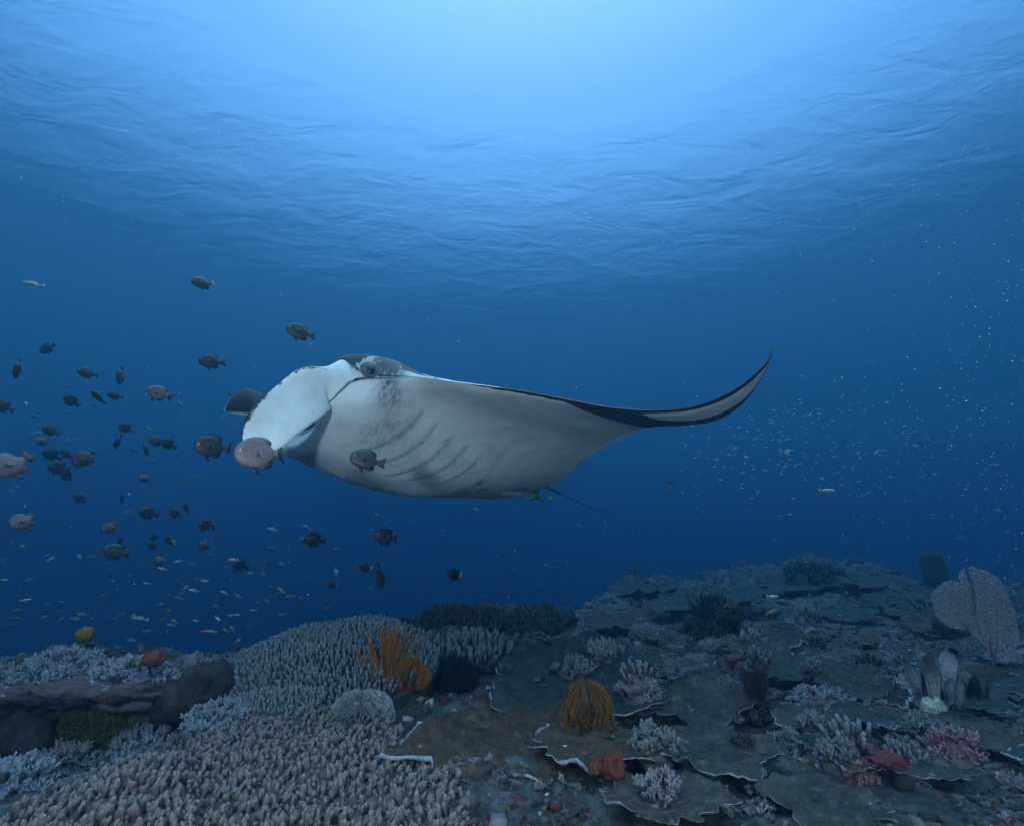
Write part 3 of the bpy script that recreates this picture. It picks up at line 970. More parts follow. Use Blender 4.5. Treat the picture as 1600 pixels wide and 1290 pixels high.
PLATES = [
    (800, 1128, 330, 96, 'big brown plate coral with a white rim, beneath the black feather star', PLATE_BROWN, RIM, 11, 1.2),
    (925, 1152, 190, 60, 'smaller brown plate coral with a bright white rim, above the red sponge', PLATE_BROWN, RIM, 12, 1.7),
    (882, 1056, 250, 104, 'wide grey-green plate coral behind the golden feather star', PLATE_TEAL, RIM, 13, .9),
    (905, 1012, 190, 48, 'dull green plate coral overlapping the top of the widest green plate', PLATE_TEAL, RIM_DIM, 14, .7),
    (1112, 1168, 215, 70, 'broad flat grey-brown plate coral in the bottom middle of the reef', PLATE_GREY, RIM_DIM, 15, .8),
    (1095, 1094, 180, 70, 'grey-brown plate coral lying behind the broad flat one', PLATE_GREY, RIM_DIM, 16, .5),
    (1232, 1036, 140, 46, 'thin green plate coral with a wavy blue-white rim, behind the dark maroon feather star', PLATE_TEAL, RIM, 17, .9),
    (1228, 992, 62, 36, 'small round green plate coral with a crisp pale rim', PLATE_TEAL, RIM, 18, 1.1),
    (1240, 906, 125, 30, 'far blue-green plate coral with its rim on the reef crest', PLATE_TEAL, RIM, 19, 1.1),
    (1012, 1028, 62, 22, 'little shelf coral with a pale tongue-like edge beside the wide green plate', PLATE_TEAL, RIM, 20, 1.6),
    (1000, 1050, 52, 22, 'lower little shelf coral tucked under the tongue-edged one', PLATE_TEAL, RIM, 21, 1.6),
    (1325, 1060, 100, 62, 'rounded olive plate coral between the green plate and the leafy soft coral', PLATE_TEAL, RIM_DIM, 22, .6),
    (1394, 1080, 50, 46, 'small cup-shaped plate coral with a curled white lip by the leafy soft coral', PLATE_TEAL, RIM, 23, 2.0),
    (1422, 1016, 76, 30, 'thin dark plate coral with a zigzag pale rim, above the leafy soft coral', PLATE_TEAL, RIM, 24, 1.2),
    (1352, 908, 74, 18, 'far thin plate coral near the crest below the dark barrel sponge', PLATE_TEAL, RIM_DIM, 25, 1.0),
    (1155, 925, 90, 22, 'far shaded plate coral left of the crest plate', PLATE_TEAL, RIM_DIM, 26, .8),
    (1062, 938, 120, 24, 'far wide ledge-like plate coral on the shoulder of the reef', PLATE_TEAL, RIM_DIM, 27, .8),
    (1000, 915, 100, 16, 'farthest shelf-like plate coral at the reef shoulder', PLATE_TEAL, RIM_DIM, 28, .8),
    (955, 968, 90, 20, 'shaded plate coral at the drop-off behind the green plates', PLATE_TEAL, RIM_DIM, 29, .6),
    (1262, 1122, 100, 40, 'lumpy grey plate coral with broken pale edges above the pink patch', PLATE_GREY, RIM, 30, .9),
    (1175, 1006, 90, 26, 'thin brown plate coral under the dark bushy coral', PLATE_BROWN, RIM_DIM, 31, .8),
    (1560, 1150, 120, 44, 'bluish grey plate coral by the pink soft coral at the reef edge', PLATE_GREY, RIM_DIM, 32, .6),
    (1440, 1192, 110, 32, 'pale grey plate coral in front of the pink soft coral', PLATE_GREY, RIM, 33, .6),
    (1330, 958, 80, 22, 'dim plate coral in the middle distance below the crest', PLATE_TEAL, RIM_DIM, 34, .6),
    (1090, 985, 84, 24, 'dark plate coral by the foot of the dark bushy coral', PLATE_BROWN, RIM_DIM, 35, .6),
    (1030, 1244, 200, 50, 'grey plate coral at the very front below the red sponge', PLATE_GREY, RIM_DIM, 36, .7),
    (1300, 1250, 190, 50, 'low grey plate coral at the very front under the pink patch', PLATE_GREY, RIM_DIM, 37, .6),
]
for (px, py, w, h, lab, mt, rm, sd, rim) in PLATES:
    plate_coral(px, py, w, h, lab, mt, rm, sd, rim=rim)

# the many thin plates that crowd the slope between the named ones
SMALL = []
ANCHOR = [(1540, 960, 'the mauve sea fan'), (1455, 1070, 'the leafy soft coral'), (918, 1105, 'the golden feather star'), (1112, 955, 'the dark bushy coral'), (1186, 1080, 'the maroon feather star'), (1490, 1150, 'the pink soft coral'), (1470, 905, 'the dark barrel sponge'), (1240, 900, 'the crest plate'), (885, 1050, 'the widest green plate'), (1385, 1178, 'the crimson sponge'), (1325, 1060, 'the rounded olive plate'), (1000, 915, 'the reef shoulder'), (1228, 992, 'the little round plate'), (1352, 900, 'the thin far plate'), (1112, 1168, 'the broad flat plate'), (1560, 1150, 'the bluish grey plate')]
ORD = ['', 'second ', 'third ', 'fourth ', 'fifth ', 'sixth ', 'seventh ', 'eighth ', 'ninth ']
def label_small(items, adj):
    groups = {}
    for (o, px, py, what) in items:
        a = min(ANCHOR, key=lambda q: (q[0] - px) ** 2 + 2.2 * (q[1] - py) ** 2)
        dy, dx = py - a[1], px - a[0]
        rel = 'beside' if abs(dx) > 1.6 * abs(dy) else ('below' if dy > 0 else 'above')
        groups.setdefault((what, rel, a[2]), []).append((dx * dx + dy * dy, o))
    for (what, rel, anc), l in groups.items():
        for k, (_, o) in enumerate(sorted(l, key=lambda q: q[0])):
            o['label'] = ORD[min(k, 8)] + adj + ' ' + what + ' ' + rel + ' ' + anc + (', counting outwards' if k else '')
_rg = random.Random(99)
_n = 0
for _k in range(400):
    if _n >= 40:
        break
    px = _rg.uniform(900, 1640); py = _rg.uniform(885, 1190)
    if py < np.interp(px, _skx, _sky) + 8:
        continue
    if any((px - p[0]) ** 2 / (p[2] * .55 + 22) ** 2 + (py - p[1]) ** 2 / (p[3] * .6 + 14) ** 2 < 1 for p in PLATES):
        continue
    w = _rg.uniform(34, 90) * (.55 + .9 * (py - 880) / 310)
    h = w * _rg.uniform(.26, .42)
    if 1380 < px < 1530 and py > 1010: continue
    mt = _rg.choice([PLATE_TEAL, PLATE_TEAL, PLATE_GREY, PLATE_BROWN])
    _t = plate_coral(px, py, w, h, 'one of the many small thin plate corals crowding the open slope', mt, _rg.choice([RIM_DIM, RIM_DIM, RIM]), 200 + _k, rim=_rg.uniform(.5, 1.3), group='small thin plates crowding the slope')
    if _t:
        _n += 1
        SMALL.append((_t, px, py, {PLATE_TEAL: 'green', PLATE_GREY: 'grey', PLATE_BROWN: 'brown'}[mt] + ' plate coral'))

def scatter(n, seed, dmin, dmax, power, clump, cut, avoid=.92):
    """points on the reef, patchy, clear of the plates and of the finger coral bed"""
    rg = np.random.default_rng(seed)
    az = rg.uniform(-1.45, 1.45, n)
    d = dmin * np.exp(rg.random(n) ** power * math.log(dmax / dmin))
    x, y = az * d, d
    ok = ~((az < -.25) & (d > 3.4)) & ~((az > -.85) & (az < -.16) & (d < 1.72))
    f = fbm(P2(x, y, clump), 3, seed + 5)
    ok &= f > rg.normal(cut, .10, n)
    for (fx, fy, R) in FOOT:
        ok &= (x - fx) ** 2 + (y - fy) ** 2 > (R * avoid) ** 2
    x, y = x[ok], y[ok]
    return x, y, terrain(x, y), rg

label_small(SMALL, 'small thin')

# ---- countless small growth and rubble that covers the rock
def growth():
    acc = Acc()
    cols = [((.060, .066, .064), 6), ((.085, .088, .084), 6), ((.040, .046, .046), 6), ((.115, .108, .112), 3), ((.16, .085, .105), 2.4), ((.10, .045, .06), 1.5), ((.19, .18, .21), 2.2), ((.065, .08, .065), 2.5), ((.075, .062, .042), 3), ((.045, .065, .07), 4), ((.34, .34, .36), .6), ((.22, .04, .045), .45)]
    cw = np.array([c[1] for c in cols]); cw = cw / cw.sum()
    shapes = []
    for k in range(12):
        V, F = blob(k, 2, .55, 1.3, 2)
        V = V * (1 + .55 * fbm(V * 3.4 + k, 2, k + 50))[:, None]
        shapes.append((V, F))
    small = []
    for k in range(8):
        V, F = blob(k + 40, 1, 1.0, 1.5, 2)
        small.append((V, F))
    for (n, big) in ((7000, True), (34000, False)):
        x, y, z, rg = scatter(n, 11 if big else 12, 1.0, 11.0, 1.1, 2.4 if big else 3.6, .02 if big else -.08)
        for a, b, c in zip(x, y, z):
            if big:
                V, F = shapes[rg.integers(len(shapes))]
                s = rg.choice([.5, .7, .8, 1.0, 1.3]) * (.009 + .0048 * b)
            else:
                V, F = small[rg.integers(len(small))]
                s = rg.choice([.4, .6, .8, 1.0]) * (.005 + .0030 * b)
            sc = rg.uniform(.55, 1.5, 3) * s
            sc[2] *= .75
            t = rg.uniform(0, 6.28); ct, st = math.cos(t), math.sin(t)
            R = np.array([[ct, -st, 0], [st, ct, 0], [0, 0, 1.]]) @ rotm((1, 0, 0), rg.normal(0, .4))
            col = np.array(cols[rg.choice(len(cols), p=cw)][0]) * rg.uniform(.35, .95)
            acc.add((V * sc) @ R.T + np.array([a, b, c + s * .05]), F, tint=col)
    rg = np.random.default_rng(77)
    for (g, q, R, bowl) in PLANES:
        qm = np.array(q.to_matrix())
        for _ in range(int(14 + 60 * R)):
            th = rg.uniform(0, 6.28); rho = math.sqrt(rg.random()) * .86
            if fbm(np.array([[math.cos(th) * rho * 2.2 + R * 50, math.sin(th) * rho * 2.2, 0.]]), 2, 8)[0] < .02:
                continue
            p = np.array([math.cos(th) * rho * R, math.sin(th) * rho * R, bowl * R * (rho ** 2 - 1)])
            V, F = small[rg.integers(len(small))]
            sc = rg.uniform(.5, 1.6, 3) * rg.choice([.5, .8, 1.2]) * (.0035 + .0016 * g.y + .008 * R)
            sc[2] *= .6
            col = np.array(cols[rg.choice(len(cols), p=cw)][0]) * rg.uniform(.8, 1.5)
            acc.add((V * sc) + qm @ p + np.array(g), F, tint=col)
    o = new_obj('reef_growth', acc.mesh('reef_growth'), None, TINT)
    tag(o, kind='stuff')

# ---- countless small pale tufts (soft coral and hydroids) scattered over the rock
def tufts():
    acc = Acc()
    pieces = [tuft_piece(k, 7, 1, 1.0, .11, True, 3) for k in range(6)]
    x, y, z, rg = scatter(17000, 21, 1.05, 9.0, 1.05, 2.2, .16)
    pal = [(.12, .128, .14), (.09, .10, .105), (.12, .095, .10), (.075, .095, .095), (.15, .15, .165), (.06, .075, .08)]
    for a, b, c in zip(x, y, z):
        V, F, t = pieces[rg.integers(6)]
        s = rg.uniform(.6, 1.4) * (.010 + .0062 * b)
        base = np.array(pal[rg.integers(len(pal))]) * rg.uniform(.7, 1.15)
        tt = rg.uniform(0, 6.28)
        R = rotm((0, 0, 1), tt) @ rotm((1, 0, 0), rg.normal(0, .25))
        acc.add((V * s) @ R.T + np.array([a, b, c]), F, tint=base[None] * (1 + .8 * t[:, None]))
    o = new_obj('soft_coral_tufts', acc.mesh('soft_coral_tufts'), None, TINT)
    tag(o, kind='stuff')

growth()
tufts()

def hit(px, py, d0=None):
    """depth at which the ray through a pixel first meets what is built so far (water excepted)"""
    dg = bpy.context.evaluated_depsgraph_get()
    v = ray(px, py)
    o = Vector((0, 0, 0)); nv = v.normalized()
    for _ in range(12):
        ok, loc, nrm, idx, ob, mt = SC.ray_cast(dg, o, nv)
        if not ok:
            return d0
        root = ob
        while root.parent: root = root.parent
        if root.name.split('.')[0] in ('haze', 'water_surface', 'manta_ray', 'deep_seabed'):
            o = loc + nv * 1e-3
            continue
        d = loc.dot(Vector((0, CP, SP)))
        return d if d0 is None or d < 12 else d0
    return d0

# ------------------------------------------------------------------ finger coral bed in front, table coral mound
FINGER = growth_mat('finger_coral', [(.054, .039, .037), (.086, .066, .062), (.112, .090, .084)], 7.0, .6, 160.0, attr=('tipw', (.180, .160, .153)), dist=.004)
TABLE = growth_mat('table_coral', [(0.03974, 0.04536, 0.0476), (0.06141, 0.06882, 0.07225), (0.07948, 0.08602, 0.08925)], 6.0, .5, 160.0, attr=('tipw', (0.1445, 0.1642, 0.1785)), dist=.004)
PALE = growth_mat('pale_coral', [(0.06435, 0.07624, 0.09633), (0.09945, 0.116, 0.1408), (0.1229, 0.1392, 0.1704)], 9.0, .5, 150.0, attr=('tipw', (0.1989, 0.2321, 0.2816)), dist=.004)
MAUVE = growth_mat('mauve_coral', [(0.0608, 0.05576, 0.0684), (0.0896, 0.082, 0.0972), (0.1152, 0.105, 0.1224)], 9.0, .5, 150.0, attr=('tipw', (0.192, 0.1837, 0.2088)), dist=.004)

def finger_variant(seed):
    """one stubby coral finger with one to three blunt knuckles, unit height"""
    rg = random.Random(seed)
    acc = Acc()
    lean = np.array([rg.uniform(-.25, .25), rg.uniform(-.25, .25), 1])
    P = np.array([lean * q for q in (0, .35, .7, 1.0)])
    V, F = tube(P, [.34, .30, .30, .20], 6)
    acc.add(V, F, tipw=np.clip(V[:, 2] * 1.4 - .75, 0, 1))
    for k in range(rg.choice([1, 2, 2, 3])):
        a = rg.uniform(0, 6.28)
        e = np.array([math.cos(a) * .7, math.sin(a) * .7, .75])
        q0 = lean * rg.uniform(.3, .55)
        V, F = tube(np.array([q0, q0 + e * .3, q0 + e * .5]), [.24, .24, .16], 5)
        acc.add(V, F, tipw=np.clip(V[:, 2] * 1.4 - .8, 0, 1))
    V = np.concatenate(acc.V); F = [np.concatenate(f) for f in acc.F.values()]
    return V, F, np.concatenate(acc.A['tipw'])
FING = [finger_variant(k) for k in range(10)]

def poisson_fill(inside, bounds, step, jit=.38, seed=5):
    rg = random.Random(seed)
    pts = []
    y = bounds[1]
    row = 0
    while y < bounds[3]:
        x = bounds[0] + (step / 2 if row % 2 else 0)
        while x < bounds[2]:
            p = (x + rg.uniform(-jit, jit) * step, y + rg.uniform(-jit, jit) * step)
            if inside(*p):
                pts.append(p)
            x += step
        y += step * .87
        row += 1
    return pts

def to_px(x, y, z):
    up = -y * SP + z * CP; fw = y * CP + z * SP
    return 800 + 800 * x / fw, 645 - 800 * up / fw

def finger_bed():
    poly = [(-150, 1480), (60, 1250), (150, 1210), (215, 1172), (300, 1140), (400, 1118), (500, 1118), (560, 1140), (615, 1152), (660, 1185), (700, 1212), (730, 1260), (760, 1480)]
    w = [ground(px, py) if py < 1290 else ray(px, py) * (FLOOR / ray(px, py).z) for px, py in poly]
    pts = [(v.x, v.y) for v in w]
    def inside(x, y):
        c = False
        j = len(pts) - 1
        for i in range(len(pts)):
            (xi, yi), (xj, yj) = pts[i], pts[j]
            if (yi > y) != (yj > y) and x < (xj - xi) * (y - yi) / (yj - yi) + xi:
                c = not c
            j = i
        return c
    cx, cy = -.42, 1.45
    root = thing('finger_coral', 'wide bed of stubby pinkish tan finger coral filling the front of the reef', 'coral', on_ground(cx, cy))
    base = root.location
    hump = lambda x, y: .045 * math.sin(x * 5.1) * math.cos(y * 4.3 + 1) + .02 * math.sin(x * 13 + y * 9)
    fp = poisson_fill(inside, (-1.5, .8, .2, 2.2), .0185, .45)
    cand = []
    for (x, y) in fp:
        z = float(terrain(np.array([x]), np.array([y]))[0]) + max(.004, hump(x, y))
        px, py = to_px(x, y, z)
        vis = 0 <= px <= 1600 and py < 1300
        cand.append((0 if vis else 1, y, x, z))
    cand.sort()
    # bed floor
    n = 70
    gx, gy = np.meshgrid(np.linspace(-1.5, .5, n), np.linspace(.75, 2.15, n), indexing='ij')
    ins = np.array([[inside(a, b) for a, b in zip(r1, r2)] for r1, r2 in zip(gx, gy)])
    gz = terrain(gx, gy) + np.maximum(.004, .045 * np.sin(gx * 5.1) * np.cos(gy * 4.3 + 1) + .02 * np.sin(gx * 13 + gy * 9)) - .002
    gz = np.where(ins, gz, gz - .09)
    V = np.stack([gx - base.x, gy - base.y, gz - base.z], -1).reshape(-1, 3)
    new_obj('base', mesh_np('base', V, grid_faces(n, n), True, {'tipw': np.zeros(n * n)}), root, FINGER)
    meshes = [mesh_np('finger', V_, F_, True, {'tipw': t}) for V_, F_, t in FING]
    for me in meshes:
        me.materials.append(FINGER)
    acc = Acc()
    for k, (nv, y, x, z) in enumerate(cand):
        s = random.choice([.014, .019, .023, .026, .030]) * random.uniform(.85, 1.15)
        wd = random.uniform(.8, 1.15) * .62
        q = Quaternion((random.uniform(-1, 1), random.uniform(-1, 1), 0), random.gauss(0, .28)) @ Quaternion((0, 0, 1), random.uniform(0, 6.28))
        v = random.randrange(len(FING))
        loc = Vector((x - base.x, y - base.y, z - base.z - .006))
        if k < 300:
            o = bpy.data.objects.new('finger', meshes[v])
            COL.objects.link(o)
            o.parent = root
            o.location = loc
            o.rotation_mode = 'QUATERNION'; o.rotation_quaternion = q
            o.scale = (s * wd * 1.25, s * wd * 1.25, s)
        else:
            V_, F_, t = FING[v]
            R = np.array(q.normalized().to_matrix())
            acc.add((V_ * np.array([s * wd * 1.25, s * wd * 1.25, s])) @ R.T + np.array(loc), F_, tipw=t)
    o = new_obj('fingers', acc.mesh('fingers'), root, FINGER)
    tag(o, kind='stuff')
finger_bed()

def branchlet_colony(name, label, center, rx, ry, height, tilt, az, mat, blen, step, seed, lip=None, dome=.5, group=None, piece=None, r=.15, plate=True):
    """a domed or tilted colony covered with upright branchlets"""
    rg = random.Random(seed)
    q = tilt_quat(tilt, az)
    t = thing(name, label, 'coral', center, q, group)
    n, m = 56, 14
    th = np.arange(n) / n * 2 * math.pi
    out = 1 + .13 * vnoise(np.stack([np.cos(th) * 1.7 + seed, np.sin(th) * 1.7, 0 * th], -1), seed)
    rr = np.linspace(0, 1, m)
    shape = lambda rho: height * (1 - rho ** 2.2)
    X = rx * out[:, None] * rr[None] * np.cos(th)[:, None]; Y = ry * out[:, None] * rr[None] * np.sin(th)[:, None]
    wob = lambda x, y: height * .16 * fbm(np.stack([np.asarray(x) / rx * 2.1 + seed, np.asarray(y) / ry * 2.1, np.zeros_like(np.asarray(x, float))], -1), 2, seed)
    Z = shape(rr)[None] + wob(X, Y)
    bot = np.stack([X, Y, Z - .03 - .10 * (1 - rr[None])], -1)
    V = np.concatenate([np.stack([X, Y, Z], -1).reshape(-1, 3), bot.reshape(-1, 3)])
    k = n * m
    F = grid_faces(n, m, wrap_n=True)
    side = np.array([(i * m + m - 1, i * m + m - 1 + k, ((i + 1) % n) * m + m - 1 + k, ((i + 1) % n) * m + m - 1) for i in range(n)])
    new_obj('base', mesh_np('base', V, [F, F[:, ::-1] + k, side[:, ::-1]], True, {'tipw': np.zeros(len(V))}), t, mat)
    ins = lambda x, y: (x / rx) ** 2 + (y / ry) ** 2 < .98 * np.interp(math.atan2(y / ry, x / rx) % (2 * math.pi), th, out) ** 2
    acc = Acc()
    for (x, y) in poisson_fill(ins, (-rx * 1.2, -ry * 1.2, rx * 1.2, ry * 1.2), step, .42, seed):
        rho = min(1.0, math.hypot(x / rx, y / ry))
        z = shape(rho) + float(wob(np.array([x]), np.array([y]))[0])
        nrm = np.array([x / rx ** 2 * height, y / ry ** 2 * height, .6]); nrm /= np.linalg.norm(nrm)
        nrm = nrm * .7 + np.array([rg.gauss(0, .16), rg.gauss(0, .16), .5]); nrm /= np.linalg.norm(nrm)
        L = blen * rg.uniform(.7, 1.25)
        if piece is None:
            p0 = np.array([x, y, z - .004])
            b = r * L * rg.uniform(.85, 1.2)
            V_, F_ = tube(np.array([p0, p0 + nrm * L * .55, p0 + nrm * L]), [b * 1.1, b, b * .7], 5)
            acc.add(V_, F_, tipw=np.clip(((V_ - p0) @ nrm) / L * 1.5 - .7, 0, 1))
        else:
            pv_, pf_, pt_ = piece[rg.randrange(len(piece))]
            zq = Vector((0, 0, 1)).rotation_difference(Vector(nrm)) @ Quaternion((0, 0, 1), rg.uniform(0, 6.28))
            acc.add((pv_ * L) @ np.array(zq.to_matrix()).T + np.array([x, y, z - L * .1]), pf_, tipw=pt_)
    o = new_obj('branchlets', acc.mesh('branchlets'), t, mat)
    tag(o, kind='stuff')
    if lip:
        E = np.stack([rx * out * np.cos(th), ry * out * np.sin(th), np.full(n, -.012) + wob(rx * out * np.cos(th), ry * out * np.sin(th))], -1)
        o_ = np.stack([np.cos(th), np.sin(th), 0 * th], -1)
        ang = np.arange(6) / 6 * 2 * math.pi
        RV = E[:, None] + .012 * (np.cos(ang)[None, :, None] * o_[:, None] * 1.4 + np.sin(ang)[None, :, None] * np.array([0, 0, .7]))
        new_obj('rim', mesh_np('rim', RV.reshape(-1, 3), grid_faces(n, 6, True, True)), t, lip)
    return t

TUFT = [tuft_piece(60 + k, 5, 1, .75, .11, True, 4) for k in range(6)]
def bush(px, py, d, wpx, hpx, label, mat, seed, name='bushy_coral', blen=.05, step=.03, dome=1.0, r=.15, piece=True, group=None, tilt=.25, hgt=.45, fixed=False):
    if not fixed:
        bpy.context.view_layer.update()
        d2 = hit(px, py + hpx * .42, d)
        d = d2 if abs(d2 - d) < .45 * d else d
    c = at(px, py + hpx * .15, d)
    rx = wpx / 800 * d / 2
    ry = rx * .85
    h = hpx / 800 * d * hgt
    az = math.atan2(c.x, c.y) + math.pi
    return branchlet_colony(name, label, c - Vector((0, 0, h * .8)), rx, ry, h, tilt, az, mat, blen, step, seed, piece=TUFT if piece else None, r=r, group=group)

# table coral mound behind the finger bed
_c = at(508, 1045, 2.18)
branchlet_colony('table_coral', 'big domed table coral covered in fine grey branchlets, rising behind the finger coral', _c - Vector((0, 0, .02)), .46, .46, .15, math.radians(18), math.radians(195), TABLE, .036, .017, 3, lip=None, r=.17)
_c = at(440, 1082, 1.85)
branchlet_colony('table_coral', 'low shelf of grey table coral with a smooth pale lip, below the big dome', _c - Vector((0, 0, .03)), .17, .13, .03, math.radians(6), math.radians(200), TABLE, .024, .014, 4, lip=MAUVE, r=.2)
bush(300, 1040, 2.05, 120, 74, 'rounded pinkish grey branching coral beside the orange sponge', MAUVE, 5, blen=.055, step=.026, fixed=True)
bush(212, 1040, 1.82, 120, 60, 'frilly pale coral growing along the lip of the dark ledge', PALE, 6, blen=.05, step=.028, fixed=True)
bush(105, 1028, 1.84, 130, 70, 'frilly pale coral clump beneath the yellow sponge', PALE, 7, blen=.05, step=.028, fixed=True)
bush(25, 1052, 1.82, 120, 64, 'frilly mauve coral clump at the end of the ledge', MAUVE, 8, blen=.045, step=.026, fixed=True)
bush(100, 1178, 1.42, 120, 70, 'mauve bushy coral in front of the dark hollow', MAUVE, 9, blen=.045, step=.022)
bush(25, 1205, 1.32, 110, 50, 'pale tufted coral below the dark hollow', PALE, 10, blen=.04, step=.022)
bush(345, 1108, 1.75, 100, 34, 'low frilly lilac coral between the ledge and the finger coral', PALE, 11, blen=.035, step=.022)
bush(235, 1150, 1.5, 110, 36, 'sparse pale tufted coral beside the green sponge', PALE, 12, blen=.035, step=.026)
bush(742, 1002, 2.6, 100, 40, 'grey finger-like coral behind the black feather star', TABLE, 13, blen=.07, step=.026, piece=False, r=.16, fixed=True)
bush(660, 1010, 2.5, 90, 40, 'grey finger-like coral just behind the orange feather star', TABLE, 14, blen=.07, step=.026, piece=False, r=.16, fixed=True)
bush(790, 1024, 2.8, 90, 26, 'pale crusty branching coral at the edge of the wide green plate', PALE, 15, blen=.045, step=.03, fixed=True)
DARKC = growth_mat('dark_bush', [(.012, .016, .016), (.022, .028, .028)], 8.0, .4, 100.0, attr=('tipw', (.05, .06, .06)))
bush(1112, 955, 4.6, 90, 86, 'dark bushy coral standing tall among the distant plates', DARKC, 16, blen=.12, step=.055, hgt=.7)
bush(640, 972, 4.2, 46, 40, 'dark whip-like coral on the drop-off behind the domed table coral', DARKC, 17, blen=.09, step=.05, hgt=.4)
bush(730, 962, 4.8, 150, 30, 'low dark bushy coral on the shadowed far edge', DARKC, 18, blen=.09, step=.06)
bush(840, 958, 5.2, 120, 30, 'second low dark bushy coral on the shadowed far edge', DARKC, 19, blen=.09, step=.06)
bush(1270, 892, 7.6, 90, 24, 'low dark bushy coral along the crest', DARKC, 20, blen=.14, step=.10)
bush(1300, 1172, 1.9, 110, 44, 'crusty pale lilac coral beside the pink patch', PALE, 21, blen=.035, step=.026)
bush(1275, 1085, 2.35, 90, 36, 'tufted bluish coral under the rounded olive plate', PALE, 22, blen=.04, step=.03)
bush(1130, 1000, 3.6, 70, 36, 'pale blue tufted coral at the foot of the dark bushy coral', PALE, 23, blen=.05, step=.045)
bush(1590, 1010, 3.0, 70, 40, 'bluish tufted coral behind the foot of the sea fan', PALE, 24, blen=.05, step=.04)


_rg = random.Random(5)
TUFTED = []
_n = 0
for _k in range(90):
    if _n >= 34: break
    px = _rg.uniform(880, 1600); py = _rg.uniform(905, 1230)
    if py < np.interp(px, _skx, _sky) + 14: continue
    if 1390 < px < 1600 and 1000 < py < 1120: continue
    if 870 < px < 990 and 1050 < py < 1210: continue
    w = _rg.uniform(22, 52) * (.6 + .8 * (py - 880) / 310)
    g = ground(px, py)
    if g is None: continue
    dd = g.dot(Vector((0, CP, SP)))
    mt = _rg.choice([PALE, MAUVE, TABLE, TABLE, DARKC, MAUVE])
    s = w / 800 * dd
    _t = bush(px, py, dd, w, w * _rg.uniform(.4, .65), 'one of the small tufted corals dotted over the plate-covered slope', mt, 400 + _k, blen=s * _rg.uniform(.28, .42), step=s * .17, piece=_rg.random() < .65, r=.15, group='small tufted corals on the slope', hgt=.4)
    _n += 1
    TUFTED.append((_t, px, py, {PALE: 'pale lilac', MAUVE: 'mauve', TABLE: 'grey', DARKC: 'dark'}[mt] + ' tufted coral'))
label_small(TUFTED, 'small')
# ------------------------------------------------------------------ rocks and the ledge on the near side
def rock(px, py, d, wpx, hpx, dpx, label, seed, mat=None, amp=.35, name='reef_rock', sub=4, freq=1.25):
    c = at(px, py, d)
    k = d / 800 / 2
    V, F = blob(seed, sub, amp, freq, 4)
    dims = np.array([wpx * k, dpx * k, hpx * k])
    sm = dims.min()
    nr = V / dims; nr /= np.linalg.norm(nr, axis=1)[:, None]
    V = V * dims
    V = V + nr * (sm * (.55 * fbm(V / (sm * 1.1) + seed, 4, seed + 4) + .22 * fbm(V / (sm * .35) + seed, 3, seed + 6)))[:, None]
    o = new_obj(name, mesh_np(name, V, F), None, mat or ROCK)
    o.location = c
    tag(o, label, 'rock')
    return o
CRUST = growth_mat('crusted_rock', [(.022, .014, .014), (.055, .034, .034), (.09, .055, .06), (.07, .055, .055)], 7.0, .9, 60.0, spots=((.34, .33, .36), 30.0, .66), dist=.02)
SHADEROCK = growth_mat('shaded_dark_rock', [(.014, .012, .012), (.030, .024, .022), (.05, .036, .032)], 7.0, .9, 50.0, spots=((.12, .07, .07), 18.0, .68), dist=.02)  # browns kept dark to paint the hollow's shade into the rock
rock(150, 1062, 1.92, 330, 40, 300, 'long crusted ledge roofing over the dark hollow', 51, CRUST, .42, sub=5)
rock(20, 1085, 1.85, 150, 60, 220, 'crusted rock shoulder at the end of the ledge', 52, CRUST, .3)
rock(310, 1080, 1.9, 90, 70, 160, 'shade-painted dark rock closing the hollow beside the lilac coral', 53, SHADEROCK, .35)
rock(118, 1092, 1.95, 90, 46, 100, 'brown rounded rock half hidden under the ledge', 54, SHADEROCK, .2)
rock(205, 1098, 1.92, 80, 54, 90, 'reddish brown boulder inside the hollow', 55, SHADEROCK, .2)
rock(25, 1160, 1.62, 90, 90, 90, 'rock painted dark for the shaded hole in the near corner of the reef', 56, SHADEROCK, .3)  # dark-coloured rock stands in for the shade of a hole

# ------------------------------------------------------------------ sponges, soft corals, sea fan
def lump(px, py, d, wpx, hpx, label, col, seed, name, cat, amp=.35, freq=1.6, flat=.8, tips=None, near=False):
    bpy.context.view_layer.update()
    d2 = min(hit(px, py + hpx * .3, d), hit(px, py - hpx * .35, d) if near else 99)
    d = (d2 if abs(d2 - d) < .45 * d else d) - wpx * d / 1600 * .5
    k = d / 800 / 2
    V, F = blob(seed, 4, amp, freq, 4)
    V = V * (1 + .10 * fbm(V * 7 + seed, 2, seed + 4))[:, None] * np.array([wpx * k, wpx * k * flat, hpx * k])
    m = growth_mat(name + '_skin', [tuple(c * .6 for c in col), col, tuple(min(1, c * 1.35) for c in col)], 16.0, .7, 180.0, spots=tips, dist=.006)
    o = new_obj(name, mesh_np(name, V, F), None, m)
    o.location = at(px, py, d)
    tag(o, label, cat)
    return o
lump(132, 991, 1.97, 26, 24, 'bright yellow sponge knob perched on the ledge', (.16, .092, .014), 61, 'yellow_sponge', 'sponge', .25)
lump(240, 1029, 1.92, 34, 22, 'orange sponge tucked beside the pinkish branching coral', (.11, .036, .016), 62, 'orange_sponge', 'sponge', .35)
MOSS = growth_mat('green_moss', [(.018, .032, .008), (.035, .058, .012)], 12.0, .5, 120.0, attr=('tipw', (.075, .11, .02)))
bush(148, 1112, 1.66, 130, 50, 'moss-green tufted growth in front of the dark hollow', MOSS, 63, 'green_algae', blen=.028, step=.014, hgt=.55)
